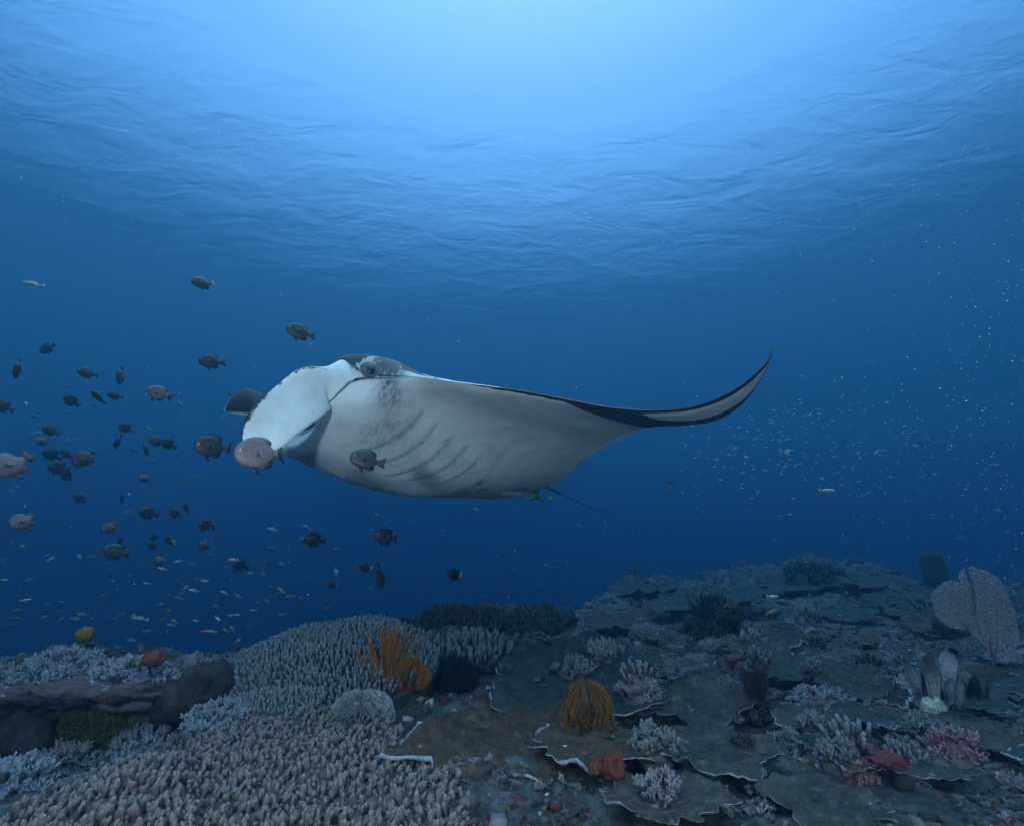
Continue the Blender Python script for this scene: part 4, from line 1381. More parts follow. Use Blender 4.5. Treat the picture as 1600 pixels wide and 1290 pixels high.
lump(955, 1196, 1.72, 46, 34, 'red frilly sponge under the bright white rim', (.115, .024, .02), 64, 'red_sponge', 'sponge', .55, 2.2, near=True)
lump(930, 1200, 1.70, 20, 18, 'small orange sponge touching the red one', (.11, .045, .02), 65, 'orange_sponge', 'sponge', .5, 2.2, near=True)
lump(1385, 1186, 1.95, 52, 18, 'crimson encrusting patch between grey corals', (.10, .022, .030), 66, 'crimson_sponge', 'sponge', .5, 2.0, near=True)
lump(1150, 1030, 3.3, 34, 14, 'dull maroon sponge below the dark bushy coral', (.12, .035, .05), 67, 'maroon_sponge', 'sponge', .4)
lump(1475, 975, 4.2, 34, 34, 'olive brown lump of coral left of the sea fan', (.06, .05, .025), 68, 'olive_coral', 'coral', .3)

PINK = growth_mat('pink_soft_coral', [(0.136, 0.0624, 0.08), (0.204, 0.1014, 0.12)], 14.0, .5, 140.0, attr=('tipw', (0.2856, 0.1872, 0.216)))
bush(1490, 1152, 2.1, 74, 60, 'pink feathery soft coral on the slope before the sea fan', PINK, 71, 'soft_coral', blen=.045, step=.022, hgt=.6)
bush(1340, 1196, 1.85, 60, 30, 'small rosy soft coral on the crusty ground in front', PINK, 72, 'soft_coral', blen=.03, step=.02, hgt=.5)

LEAF = growth_mat('leather_coral', [(0.105, 0.105, 0.1155), (0.147, 0.147, 0.161), (0.182, 0.175, 0.189)], 9.0, .5, 120.0)
BONE = growth_mat('bleached_base', [(0.3, 0.2925, 0.255), (0.4125, 0.405, 0.36)], 10.0, .5, 100.0)
def leather_coral(px, py, d, scale):
    bpy.context.view_layer.update()
    d = hit(px, py, d)
    c = at(px, py, d)
    root = thing('leather_coral', 'leafy grey-mauve soft coral with upright lobes on a bleached white foot', 'coral', c)
    for k, (dx, dy, lean, h, w) in enumerate([(-.34, 0, -.50, .62, .30), (-.14, .12, -.22, 1.0, .24), (.02, -.10, .02, 1.15, .20), (.12, .10, .12, .95, .26), (.30, .02, .42, 1.0, .28), (.44, -.05, .75, .66, .30), (-.24, -.12, -.75, .5, .26), (.2, -.15, .25, .6, .22)]):
        n, m = 12, 14
        u = np.linspace(-1, 1, n); v = np.linspace(0, 1, m)
        U, Vv = np.meshgrid(u, v, indexing='ij')
        wid = w * (.35 + .9 * np.sin(np.clip(Vv, 0, 1) * 2.5)) * .5
        wid = wid * np.sqrt(np.clip(1 - np.clip((Vv - .75) / .25, 0, 1) ** 2, .03, 1))
        X = dx + U * wid + lean * Vv * h * .8
        Z = Vv * h * (1 - .08 * U ** 2)
        Y = dy + .16 * np.sin(U * 2.6 + k) * Vv + .08 * np.sin(Vv * 6 + 2 * k)
        X = X + .05 * np.sin(Vv * 8 + 1.7 * k); Z = Z + .05 * Vv * np.sin(U * 5 + k)
        thick = .05 * (1 - Vv * .5)
        f = np.stack([X, Y - thick, Z], -1).reshape(-1, 3); b = np.stack([X, Y + thick, Z], -1).reshape(-1, 3)
        F = grid_faces(n, m)
        kk = n * m
        edge = [i * m for i in range(n)] + [(n - 1) * m + j for j in range(1, m)] + [i * m + m - 1 for i in range(n - 2, -1, -1)] + [j for j in range(m - 2, 0, -1)]
        s = np.array([(edge[i], edge[(i + 1) % len(edge)], edge[(i + 1) % len(edge)] + kk, edge[i] + kk) for i in range(len(edge))])
        o = new_obj('lobe', mesh_np('lobe', np.vstack([f, b]) * scale, [F[:, ::-1], F + kk, s[:, ::-1]]), root, LEAF)
    V, F = blob(81, 3, .35, 1.5)
    new_obj('foot', mesh_np('foot', (V * np.array([.30, .18, .20]) + np.array([-.06, -.12, .02])) * scale, F), root, BONE)
leather_coral(1455, 1104, 2.35, .185)

FAN = growth_mat('sea_fan', [(0.234, 0.22, 0.235), (0.324, 0.31, 0.325)], 20.0, .3, 150.0)
FANSTEM = growth_mat('sea_fan_stem', [(.14, .11, .12), (.22, .18, .19)], 20.0, .3, 150.0)
def sea_fan(px, py, d, hpx, label, seed, mats, group=None):
    """flat lattice of fine branches on a stem"""
    bpy.context.view_layer.update()
    d = hit(px, py, d)
    c = at(px, py, d)
    H = hpx / 800 * d
    root = thing('sea_fan', label, 'sea fan', c, Quaternion((0, 0, 1), -math.atan2(c.x, c.y) + .25), group)
    rg = random.Random(seed)
    def inside(x, z):
        # two broad lobes with a cleft, ragged edge
        e = .06 * math.sin(9 * x + 3 * z) + .05 * math.sin(23 * z + 5 * x)
        a = ((x + .20) / .21) ** 2 + ((z - .60) / .26) ** 2 < 1 + e
        b = ((x - .08) / .22) ** 2 + ((z - .52) / .48) ** 2 < 1 + e
        c_ = ((x - .0) / .11) ** 2 + ((z - .86) / .16) ** 2 < 1 + e
        cleft = z > .50 and abs(x + .045 + .03 * math.sin(6 * z)) < .012 + .012 * (z - .5)
        return (a or b or c_) and z > .05 and not cleft
    acc = Acc()
    stem = Acc()
    depth = lambda x, z: .05 * math.sin(3 * x + 1.3) + .03 * math.sin(5 * z)
    # stems
    for pts in ([(0, -.03), (.0, .1), (-.03, .3), (-.05, .5), (-.03, .75), (0, .98)], [(0, .06), (.07, .2), (.12, .4), (.15, .6), (.17, .78)], [(-.02, .16), (-.10, .3), (-.18, .45), (-.25, .62)], [(.0, .1), (.04, .3), (.05, .5)]):
        P = np.array([(x, depth(x, z), z) for x, z in pts]) * H
        V, F = tube(P, np.linspace(.016, .005, len(P)) * H, 6)
        stem.add(V, F)
    # fine net: upward twigs from a jittered lattice, joined sideways
    st = .0155
    pts = {}
    for i in range(-26, 27):
        for j in range(2, 70):
            x = i * st + (st / 2 if j % 2 else 0) + rg.uniform(-.35, .35) * st; z = j * st + rg.uniform(-.35, .35) * st
            if inside(x, z):
                pts[(i, j)] = np.array((x, depth(x, z) + rg.uniform(-.006, .006), z)) * H
    for (i, j), p in pts.items():
        for nb in ((i, j + 1), (i + (1 if j % 2 else -1), j + 1), (i + 1, j)):
            if nb in pts and rg.random() < (.9 if nb[1] > j else .35):
                V, F = tube(np.array([p, pts[nb]]), .0050 * H, 4, False)
                acc.add(V, F)
    new_obj('stem', stem.mesh('stem'), root, mats[1])
    tag(new_obj('branches', acc.mesh('branches'), root, mats[0]), kind='stuff')
sea_fan(1556, 1044, 2.7, 152, 'tall mauve sea fan standing on the slope at the reef edge', 91, (FAN, FANSTEM))
DARKFAN = growth_mat('dark_sponge', [(.012, .018, .016), (.022, .03, .026)], 9.0, .6, 90.0)
def barrel(px, py, d, wpx, hpx):
    k = d / 800
    z = np.linspace(0, 1, 22); th = np.arange(28) / 28 * 2 * math.pi
    prof = np.interp(z, [0, .1, .35, .7, .92, 1], [.30, .36, .5, .52, .46, .36]) * wpx * k
    R = prof[:, None] * (1 + .09 * np.sin(th * 9)[None] + .08 * fbm(np.stack(np.broadcast_arrays(np.cos(th)[None] * 2, np.sin(th)[None] * 2, z[:, None] * 4), -1), 3, 5))
    V = np.stack([R * np.cos(th)[None], R * np.sin(th)[None], (z * hpx * k)[:, None] + 0 * R], -1)
    inn = np.stack([R[::-1] * .6 * np.cos(th)[None], R[::-1] * .6 * np.sin(th)[None], np.linspace(1, .3, 22)[:, None] * hpx * k + 0 * R], -1)
    V = np.vstack([V.reshape(-1, 3), inn.reshape(-1, 3)])
    o = new_obj('barrel_sponge', mesh_np('barrel_sponge', V, grid_faces(44, 28, wrap_m=True)[:, ::-1]), None, DARKFAN)
    o.location = at(px, py, d)
    tag(o, 'tall dark barrel sponge looming behind the sea fan', 'sponge')
barrel(1470, 936, 6.4, 32, 68)

# ------------------------------------------------------------------ feather stars
def star_mat(name, col, tip):
    return growth_mat(name, [tuple(c * .6 for c in col), col], 30.0, .2, 100.0, attr=('tipw', tip))
def feather_star(px, py, d, wpx, hpx, label, mat, seed, arms=24, curl=1.0, upright=.6, pin=.13, name='feather_star', narrow=1.0, ball=False):
    """crinoid: arms radiating from a small disc, each fringed with pinnules"""
    rg = random.Random(seed)
    bpy.context.view_layer.update()
    d2 = hit(px, py, d)
    d = d2 if abs(d2 - d) < .45 * d else d
    c = at(px, py, d)
    k = d / 800
    W, H = wpx * k / 2, hpx * k
    root = thing(name, label, 'feather star', c)
    V, F = blob(seed, 2, .3)
    new_obj('disc', mesh_np('disc', V * np.array([.28, .28, .16]) * W, F, True, {'tipw': np.zeros(len(V))}), root, mat)
    for a in range(arms):
        ph = 2 * math.pi * (a + rg.uniform(-.3, .3)) / arms
        lv = rg.uniform(.25, 1.0)
        n = 22
        u = np.linspace(0, 1, n)
        up = upright * rg.uniform(.75, 1.2)
        # elevation turns along the arm so it curls back in over the disc
        el = up * 1.35 * lv + .1 + u * curl * (1.9 + 1.2 * rg.random()) * (1 if upright < 1.2 else .25) * rg.choice([1, 1, .8])
        L = 1.55 * math.hypot(W, H * .6) * rg.uniform(.8, 1.1) / (1 + .25 * curl)
        dr = np.cos(el) * narrow; dz = np.sin(el)
        rr = np.cumsum(dr) / n * L; zz = np.cumsum(dz) / n * L
        tw = ph + .5 * rg.uniform(-1, 1) * u ** 2
        P = np.stack([rr * np.cos(tw), rr * np.sin(tw), zz], -1)
        if ball:
            e0 = rg.uniform(-.35, .2); e1 = rg.uniform(1.0, 1.75)
            el = e0 + (e1 - e0) * u + .12 * np.sin(u * rg.uniform(5, 10) + a)
            pz = ph + rg.uniform(-.7, .7) * u + .16 * np.sin(u * rg.uniform(6, 11) + 2 * a)
            rad = rg.uniform(.72, 1.06) * (1 - .10 * u)
            P = np.stack([W * rad * np.cos(el) * np.cos(pz), W * rad * np.cos(el) * np.sin(pz), H * (.12 + .88 * rad * np.sin(el))], -1)
            P = np.vstack([np.array([0, 0, H * .05]) + (P[0] - np.array([0, 0, H * .05])) * q for q in (0.1, .5)] + [P[:-2]])
        acc = Acc()
        tv, tf = tube(P, np.linspace(.022, .010, n) * W + .0006, 4)
        acc.add(tv, tf, tipw=np.zeros(len(tv)))
        T, N, B = frames(P)
        pl = pin * W * np.sin(np.clip(u * 2.6 + .35, 0, math.pi)) ** .6 + .002
        for s in (-1, 1):
            for i in range(1, n):
                for h in (0, .5):
                    p = P[i] * (1 - h) + P[i - 1] * h
                    dirv = s * B[i] * .9 + T[i] * .55 + N[i] * .15
                    q = p + dirv * pl[i]
                    w_ = T[i] * (.006 * W + .0004)
                    acc.add(np.array([p - w_, p + w_, q + w_ * .5, q - w_ * .5, ]), np.array([[0, 1, 2, 3]]), tipw=np.array([.1, .1, 1, 1]) * .9)
        new_obj('arm', acc.mesh('arm'), root, mat)
    return root
ORANGE = star_mat('orange_feather_star', (.17, .055, .008), (.27, .11, .016))
BLACK = star_mat('black_feather_star', (.006, .006, .009), (.012, .012, .016))
GOLD = star_mat('golden_feather_star', (.12, .05, .008), (.22, .10, .015))
MAROON = star_mat('maroon_feather_star', (.018, .009, .010), (.035, .02, .022))
SILVER = star_mat('silver_feather_star', (.15, .15, .16), (.36, .37, .39))
feather_star(603, 1062, 1.95, 70, 62, 'orange feather star with upright spread arms beside the black one', ORANGE, 1, 40, .35, 1.2, .11, narrow=1.0)
feather_star(642, 1074, 1.88, 58, 42, 'small curled orange feather star leaning on the upright orange one', ORANGE, 2, 34, ball=True, pin=.16)
feather_star(712, 1076, 1.93, 70, 48, 'jet black feather star curled on the back of the big brown plate', BLACK, 3, 46, ball=True, pin=.2)
feather_star(918, 1132, 1.83, 80, 68, 'golden feather star with coiled arms between the brown and green plates', GOLD, 4, 40, ball=True, pin=.09)
feather_star(1186, 1098, 2.3, 64, 44, 'dark maroon feather star sprawled under the thin green plate', MAROON, 5, 30, .6, .9, .14)
feather_star(1520, 1108, 2.3, 64, 44, 'black feather star with a few dark arms beside the leafy soft coral', BLACK, 6, 26, .5, .8, .14)
feather_star(563, 1124, 1.66, 96, 42, 'silvery white feather star with tightly curled arms on the finger coral', SILVER, 7, 130, ball=True, pin=.10)
feather_star(1105, 972, 4.4, 46, 44, 'dim black feather star perched on the dark bushy coral', BLACK, 8, 18, .4, 1.1, .2)
# ------------------------------------------------------------------ fish
def fish_skin(name, back, side, belly, edge, scales=True, sc=150.0):
    m, nt, b = mat_new(name)
    L = nt.links.new
    tc = node(nt, 'ShaderNodeTexCoord')
    sx = node(nt, 'ShaderNodeSeparateXYZ'); L(tc.outputs['Object'], sx.inputs[0])
    mr = node(nt, 'ShaderNodeMapRange'); mr.inputs[1].default_value = -.32; mr.inputs[2].default_value = .32
    L(sx.outputs['Z'], mr.inputs[0])
    r = ramp(nt, [(0.05, belly), (0.45, side), (0.95, back)], mr.outputs[0])
    n = node(nt, 'ShaderNodeTexNoise', i_Scale=5.0, i_Detail=4.0); L(tc.outputs['Object'], n.inputs['Vector'])
    rr = ramp(nt, [(0.3, (.75,) * 3), (0.7, (1.2,) * 3)], n.outputs[0])
    mx = node(nt, 'ShaderNodeMix', data_type='RGBA', blend_type='MULTIPLY'); mx.inputs[0].default_value = 1
    L(r.outputs[0], mx.inputs[6]); L(rr.outputs[0], mx.inputs[7])
    col = mx.outputs[2]
    if scales:
        cx = node(nt, 'ShaderNodeCombineXYZ'); L(sx.outputs['X'], cx.inputs[0]); L(sx.outputs['Z'], cx.inputs[1])
        mp = node(nt, 'ShaderNodeMapping'); mp.inputs['Scale'].default_value = (19, 23, 1); mp.inputs['Rotation'].default_value = (0, 0, math.radians(38))
        L(cx.outputs[0], mp.inputs[0])
        ck = node(nt, 'ShaderNodeTexVoronoi', i_Scale=1.0, i_Randomness=.2, voronoi_dimensions='2D'); L(mp.outputs[0], ck.inputs['Vector'])
        k2 = node(nt, 'ShaderNodeMapRange'); k2.inputs[1].default_value = .28; k2.inputs[2].default_value = .55; L(ck.outputs['Distance'], k2.inputs[0])
        m2 = node(nt, 'ShaderNodeMix', data_type='RGBA'); L(k2.outputs[0], m2.inputs[0]); L(col, m2.inputs[6]); m2.inputs[7].default_value = (*edge, 1)
        col = m2.outputs[2]
    L(col, b.inputs['Base Color'])
    b.inputs['Roughness'].default_value = .5; b.inputs['Specular IOR Level'].default_value = .3
    return m

DAM_PALE_LIT = fish_skin('flashlit_pale_damsel_skin', (.09, .066, .07), (.155, .112, .117), (.19, .135, .133), (.062, .045, .049))  # pinkish flash light on near fish mixed into this skin colour
DAM_MAUVE_LIT = fish_skin('flashlit_mauve_damsel_skin', (.055, .036, .038), (.11, .07, .07), (.14, .085, .08), (.045, .03, .032))  # darker skin, the flash's pink tint again put into the colour
DAM_DARK = fish_skin('dark_damsel_skin', (.018, .018, .022), (.045, .042, .046), (.06, .052, .055), (.012, .012, .016))
DAM_BLACK = fish_skin('black_damsel_skin', (.008, .009, .011), (.016, .017, .02), (.022, .022, .024), (.006, .006, .008), False)
FIN_DARK = plain_mat('dark_fin', (.014, .013, .016), .5, .3, .4, 9)
FIN_MAUVE = plain_mat('mauve_fin', (.10, .07, .075), .5, .3, .3, 9)
FIN_PALE = plain_mat('pale_fin', (.42, .40, .40), .5, .3, .3, 9)
FIN_TAN = plain_mat('tan_fin', (.24, .17, .08), .5, .3, .3, 9)
EYE_M = plain_mat('fish_eye', (.008, .008, .01), .2, .5, .2, 9)
EYE_R = plain_mat('fish_eye_ring', (.40, .36, .33), .35, .5, .3, 9)

def fish_body(prof, width, n=26, sides=16):
    """prof: (x, top, bottom) from snout (x = -.5) to tail stem (x = .5 or so), unit length"""
    p = np.array(prof)
    x = p[0, 0] + (p[-1, 0] - p[0, 0]) * np.linspace(0, 1, n) ** 1.15
    t = gsmooth(np.interp(x, p[:, 0], p[:, 1]), 1); b = gsmooth(np.interp(x, p[:, 0], p[:, 2]), 1)
    t[0], b[0] = p[0, 1], p[0, 2]
    c, h = (t + b) / 2, (t - b) / 2
    a = np.arange(sides) / sides * 2 * math.pi
    wd = width * np.clip(h / h.max(), .05, 1) ** .8
    V = np.stack([np.broadcast_to(x[:, None], (n, sides)), wd[:, None] * np.sign(np.sin(a))[None] * np.abs(np.sin(a))[None] ** .9, c[:, None] + h[:, None] * np.cos(a)[None]], -1).reshape(-1, 3)
    F = grid_faces(n, sides, wrap_m=True)
    V = np.vstack([V, [(x[0] - .01, 0, c[0])], [(x[-1] + .005, 0, c[-1])]])
    j = np.arange(sides)
    f1 = np.stack([(j + 1) % sides, j, np.full(sides, n * sides)], -1); f2 = np.stack([(n - 1) * sides + j, (n - 1) * sides + (j + 1) % sides, np.full(sides, n * sides + 1)], -1)
    return V, [F[:, ::-1], np.vstack([f1, f2])[:, ::-1]]

def fin(outline, t=.010, curve=0.0):
    """thin fin with a thickness: fan of an outline in the x-z plane"""
    o = np.array(outline, float)
    n = len(o)
    y = curve * (o[:, 0] - o[0, 0]) ** 2
    c = o.mean(0)
    def ringv(s):
        return np.stack([o[:, 0], y + s * t * .4, o[:, 1]], -1)
    V = np.vstack([ringv(1), ringv(-1), [(c[0], y.mean() + t, c[1])], [(c[0], y.mean() - t, c[1])]])
    j = np.arange(n); k = (j + 1) % n
    return V, [np.vstack([np.stack([j, k, np.full(n, 2 * n)], -1), np.stack([k + n, j + n, np.full(n, 2 * n + 1)], -1)]), np.stack([j, j + n, k + n, k], -1)]

DAM_PROF = [(-.50, .01, -.03), (-.475, .11, -.12), (-.40, .215, -.205), (-.28, .295, -.27), (-.12, .335, -.31), (.05, .335, -.315), (.18, .28, -.27), (.28, .19, -.19), (.34, .11, -.12), (.40, .082, -.09), (.45, .08, -.085)]
def damsel_parts():
    ps = {}
    ps['body'] = fish_body(DAM_PROF, .135)
    ps['tail_fin'] = fin([(.42, .07), (.52, .14), (.66, .20), (.63, .06), (.62, 0), (.63, -.06), (.66, -.20), (.52, -.15), (.42, -.08)], .010, .25)
    ps['dorsal_fin'] = fin([(-.30, .25), (-.22, .33), (-.05, .38), (.12, .37), (.24, .34), (.33, .27), (.34, .20), (.30, .16), (.15, .26), (-.05, .31)], .010)
    ps['anal_fin'] = fin([(.0, -.30), (.08, -.35), (.20, -.36), (.30, -.30), (.34, -.22), (.30, -.16), (.18, -.25)], .010)
    ps['pelvic_fin'] = fin([(-.16, -.29), (-.12, -.40), (.0, -.47), (-.02, -.36), (-.06, -.30)], .012)
    ps['pectoral_fin'] = fin([(-.20, .0), (-.10, .06), (.02, .03), (.04, -.06), (-.04, -.12), (-.16, -.08)], .006)
    ey = ICO2[0] * np.array([.042, .018, .042])
    return ps, ey
_PS, _EY = damsel_parts()
FISH_MESH = {k: mesh_np(k, V, F) for k, (V, F) in _PS.items()}
FISH_MESH['eye'] = mesh_np('eye', _EY, ICO2[1])
FISH_MESH['pupil'] = mesh_np('pupil', ICO1[0] * np.array([.024, .012, .024]), ICO1[1])

def with_mat(me, mat):
    key = (me.name, mat.name)
    if key not in _MC:
        c = me.copy(); c.materials.clear(); c.materials.append(mat)
        c.name = me.name.split('.')[0]
        _MC[key] = c
    return _MC[key]
_MC = {}

def make_damsel(skin, finm, tailm, detail=True, spot=False):
    """a deep-bodied reef fish, unit long, snout towards -x"""
    t = bpy.data.objects.new('damselfish', None)
    t.empty_display_size = .05
    COL.objects.link(t)
    new_obj('body', with_mat(FISH_MESH['body'], skin), t)
    new_obj('tail_fin', with_mat(FISH_MESH['tail_fin'], tailm), t)
    new_obj('dorsal_fin', with_mat(FISH_MESH['dorsal_fin'], FIN_MAUVE if skin in (DAM_PALE_LIT, DAM_MAUVE_LIT) else finm), t)
    new_obj('anal_fin', with_mat(FISH_MESH['anal_fin'], finm), t)
    new_obj('pelvic_fin', with_mat(FISH_MESH['pelvic_fin'], finm), t)
    if detail:
        for s in (1, -1):
            p = new_obj('pectoral_fin', with_mat(FISH_MESH['pectoral_fin'], FIN_MAUVE if skin in (DAM_PALE_LIT, DAM_MAUVE_LIT) else finm), t)
            p.location = (0, s * .125, -.02); p.rotation_euler = (s * .2, 0, s * -.45)
            e = new_obj('eye', with_mat(FISH_MESH['eye'], EYE_R), t)
            e.location = (-.365, s * .088, .045)
            pu = new_obj('pupil', with_mat(FISH_MESH['pupil'], EYE_M), e)
            pu.location = (-.004, s * .012, 0)
    if spot:
        for s in (1,):
            sp_ = new_obj('tail_spot', with_mat(FISH_MESH['eye'], FIN_PALE), t)
            sp_.location = (.36, 0, .16); sp_.scale = (.9, 1.6, .8)
    return t

def copy_thing(o, parent=None):
    c = o.copy()
    COL.objects.link(c)
    c.parent = parent
    for ch in list(o.children):
        copy_thing(ch, c)
    return c

def fish_rot(head_deg, yaw, roll=0.0, px=800):
    """heading: direction of the snout in the frontal plane (0 = towards -x, 90 = up), then turned by yaw towards or away from the lens"""
    return (Quaternion((0, 0, 1), -math.atan2((px - 800) / 800, 1)) @ Quaternion((0, 1, 0), math.radians(head_deg)) @ Quaternion((1, 0, 0), math.radians(roll + (yaw * .95 if yaw > 40 else 0))) @ Quaternion((0, 0, 1), math.radians(yaw * .25 if yaw > 40 else yaw)))

KIND = {
    'mauve': (DAM_MAUVE_LIT, FIN_DARK, FIN_DARK),
    'pale': (DAM_PALE_LIT, FIN_DARK, FIN_DARK), 'dark': (DAM_DARK, FIN_DARK, FIN_DARK), 'black': (DAM_BLACK, FIN_DARK, FIN_DARK),
    'tan': (DAM_BLACK, FIN_DARK, FIN_TAN), 'white': (DAM_BLACK, FIN_DARK, FIN_PALE)}
PROTO = {}
# px, py, length in pixels, real length, kind, heading, yaw, label
FISH = [
    (402, 708, 74, .125, 'pale', -8, 14, 'largest pale scaled damselfish, dark tail, swimming in front of the ray\'s head lobe'),
    (571, 718, 54, .115, 'dark', -4, 18, 'dusky damselfish with dark tail in front of the ray\'s throat'),
    (329, 697, 52, .115, 'dark', 0, 10, 'rounded brown damselfish next to the largest pale one'),
    (247, 614, 36, .11, 'pale', 3, -8, 'pale damselfish with dark fins above the dark shoal, facing away from the ray'),
    (467, 518, 44, .115, 'dark', -8, 12, 'brown damselfish hovering over the ray\'s far head lobe'),
    (329, 565, 36, .11, 'black', 3, 14, 'black damselfish midway between the ray and the pale damselfish above the shoal'),
    (315, 442, 34, .11, 'tan', -35, 30, 'topmost black damselfish with a tan tail, alone in open water'),
    (12, 727, 70, .125, 'mauve', -58, 30, 'big mauve damselfish cut off by the picture edge'),
    (34, 815, 44, .115, 'mauve', -62, 42, 'mauve damselfish diving below the big one at the picture edge'),
    (130, 716, 38, .115, 'dark', -58, 20, 'dark damselfish nosing steeply down at the middle of the shoal'),
    (179, 861, 36, .11, 'dark', 4, 12, 'brownish round damselfish low in the shoal'),
    (170, 825, 28, .11, 'dark', -40, 35, 'greyish damselfish with a pale spot by its tail, low in the shoal'),
    (231, 801, 28, .11, 'black', 10, 14, 'black damselfish level with the lower shoal, tail raised'),
    (601, 838, 40, .115, 'dark', 6, 30, 'dusky damselfish alone in open water under the ray\'s belly'),
    (490, 843, 32, .11, 'black', 4, 14, 'black damselfish in open water below the ray\'s throat'),
    (90, 730, 30, .11, 'dark', 12, 30, 'dark damselfish just above a smaller one, beside the steeply nosing fish'),
    (80, 710, 27, .11, 'black', 20, 25, 'black damselfish over the dark pair in the shoal'),
    (78, 672, 24, .11, 'black', 20, 20, 'black damselfish touching tail of the one slanting below it'),
    (65, 689, 24, .11, 'dark', -64, 40, 'slanting dark damselfish below the touching one'),
    (135, 582, 27, .11, 'black', 0, 14, 'black damselfish highest but two in the shoal, level'),
    (73, 545, 24, .11, 'black', -50, 42, 'highest black damselfish of the shoal, nose down'),
    (179, 618, 22, .11, 'black', 6, 14, 'black damselfish beside the narrow turning one'),
    (111, 626, 24, .11, 'black', 36, 30, 'black damselfish climbing tail up near the narrow turning one'),
    (152, 620, 26, .11, 'black', 65, 74, 'narrow turning damselfish seen almost head on'),
    (188, 588, 30, .11, 'dark', -75, 76, 'slim damselfish seen edge-on, standing upright above the shoal'),
    (27, 577, 34, .11, 'black', -78, 74, 'slim curved damselfish seen edge-on near the picture edge'),
    (4, 634, 28, .11, 'black', 14, 16, 'black damselfish half out of the picture at its edge'),
    (195, 668, 20, .11, 'black', 22, 14, 'small black damselfish over a slim slanting one'),
    (184, 690, 24, .11, 'dark', -62, 62, 'slim slanting damselfish under a small black one'),
    (228, 700, 28, .11, 'black', -86, 78, 'black damselfish seen edge-on beside the touching round pair'),
    (244, 689, 24, .11, 'black', 4, 20, 'round black damselfish, nose to the edge-on fish'),
    (263, 693, 24, .11, 'black', 10, 30, 'round black damselfish trailing its twin'),
    (103, 708, 18, .11, 'black', 16, 20, 'small faint damselfish between the pair and the nosing fish'),
    (104, 743, 20, .11, 'black', 30, 35, 'smaller dark damselfish tucked under the bigger of the pair'),
    (226, 747, 22, .11, 'black', -42, 36, 'black damselfish nosing down in the gap of the shoal'),
    (123, 778, 20, .11, 'black', 34, 26, 'dark damselfish alone in the lower shoal, nose down'),
    (191, 777, 20, .11, 'black', -74, 66, 'slim dark damselfish alone in the lower shoal'),
    (273, 801, 20, .11, 'black', 26, 24, 'small black damselfish behind the tail-raised one'),
    (291, 794, 17, .11, 'black', 84, 76, 'tiny edge-on damselfish upright at the shoal\'s rim'),
    (321, 820, 26, .11, 'black', 10, 28, 'black damselfish under the shoal\'s rim, level'),
    (319, 852, 22, .11, 'black', -60, 30, 'black damselfish diving under the shoal\'s rim'),
    (188, 845, 16, .11, 'black', -60, 40, 'tiny dark damselfish over the brownish round one'),
    (264, 843, 18, .11, 'black', 40, 30, 'small black damselfish of the low trio, facing down'),
    (237, 853, 16, .11, 'black', 10, 20, 'tiny black damselfish lowest of the low trio'),
    (240, 839, 14, .11, 'black', 0, 20, 'tiny black damselfish topmost of the low trio'),
    (33, 858, 16, .11, 'white', -60, 30, 'tiny dark damselfish with a white tail spot under the diving mauve one'),
    (375, 883, 26, .11, 'black', 14, 24, 'black damselfish behind a pink and white fairy fish'),
    (249, 878, 18, .11, 'black', -50, 40, 'small black damselfish behind an orange fairy fish'),
    (594, 901, 38, .115, 'dark', -84, 74, 'slim brown damselfish seen edge-on, diving over the domed coral'),
    (570, 886, 20, .10, 'white', 8, 10, 'black chromis with white tail above the domed coral'),
    (519, 914, 16, .10, 'white', 4, 12, 'small black chromis with white tail, nearest the top of the domed coral'),
    (709, 897, 24, .10, 'white', 6, 14, 'black chromis with white tail in open water past the domed coral'),
]
for (px, py, lp, real, kind, hd, yaw, lab) in FISH:
    det = lp >= 22
    key = (kind, det, 'pale spot' in lab)
    if key not in PROTO:
        PROTO[key] = make_damsel(*KIND[kind], detail=det, spot=key[2])
        f = PROTO[key]
    else:
        f = copy_thing(PROTO[key])
    d = real * 800 / lp * 1.10
    if kind == 'black':
        d = min(d, 4.2)
    L_ = lp * d / 800 / 1.12
    f.location = at(px, py, d)
    bend = random.gauss(0, .24)
    for ch in f.children:
        if ch.name.startswith('tail_fin'):
            ch.rotation_euler = (0, 0, bend)
            ch.location = (.42 - .42 * math.cos(bend), -.42 * math.sin(bend), 0)
    f.rotation_mode = 'QUATERNION'
    f.rotation_quaternion = fish_rot(hd + random.gauss(0, 7), yaw + random.gauss(0, 6), random.uniform(-12, 12), px)
    f.scale = (L_, L_, L_ * random.uniform(.98, 1.12))
    tag(f, lab, 'fish', 'dark and pale damselfish shoaling round the ray' if kind != 'white' else 'black chromis with white tails')

# ---- small slender fish: one mesh each
SLIM_PROF = [(-.5, .0, -.02), (-.42, .07, -.07), (-.25, .125, -.115), (0, .14, -.125), (.2, .10, -.09), (.33, .045, -.045), (.40, .035, -.035)]
def slim_fish(name, col, belly, tailc):
    acc = Acc()
    V, F = fish_body(SLIM_PROF, .075, 14, 10)
    w = np.clip(V[:, 2:3] * 5 + .5, 0, 1)
    acc.add(V, F, tint=np.array(belly)[None] * (1 - w) + np.array(col)[None] * w)
    for o in ([(.38, .03), (.46, .12), (.58, .17), (.52, 0), (.58, -.17), (.46, -.12), (.38, -.03)], [(-.2, .12), (-.05, .20), (.2, .17), (.28, .07), (.1, .10)], [(.0, -.11), (.12, -.18), (.26, -.07)]):
        V, F = fin(o, .008)
        acc.add(V, F, tint=np.array(tailc))
    me = acc.mesh(name)
    me.materials.append(FISH_TINT)
    return me
FISH_TINT = attr_mat('small_fish_skin', .45, .1, 20.0, .4, .2)
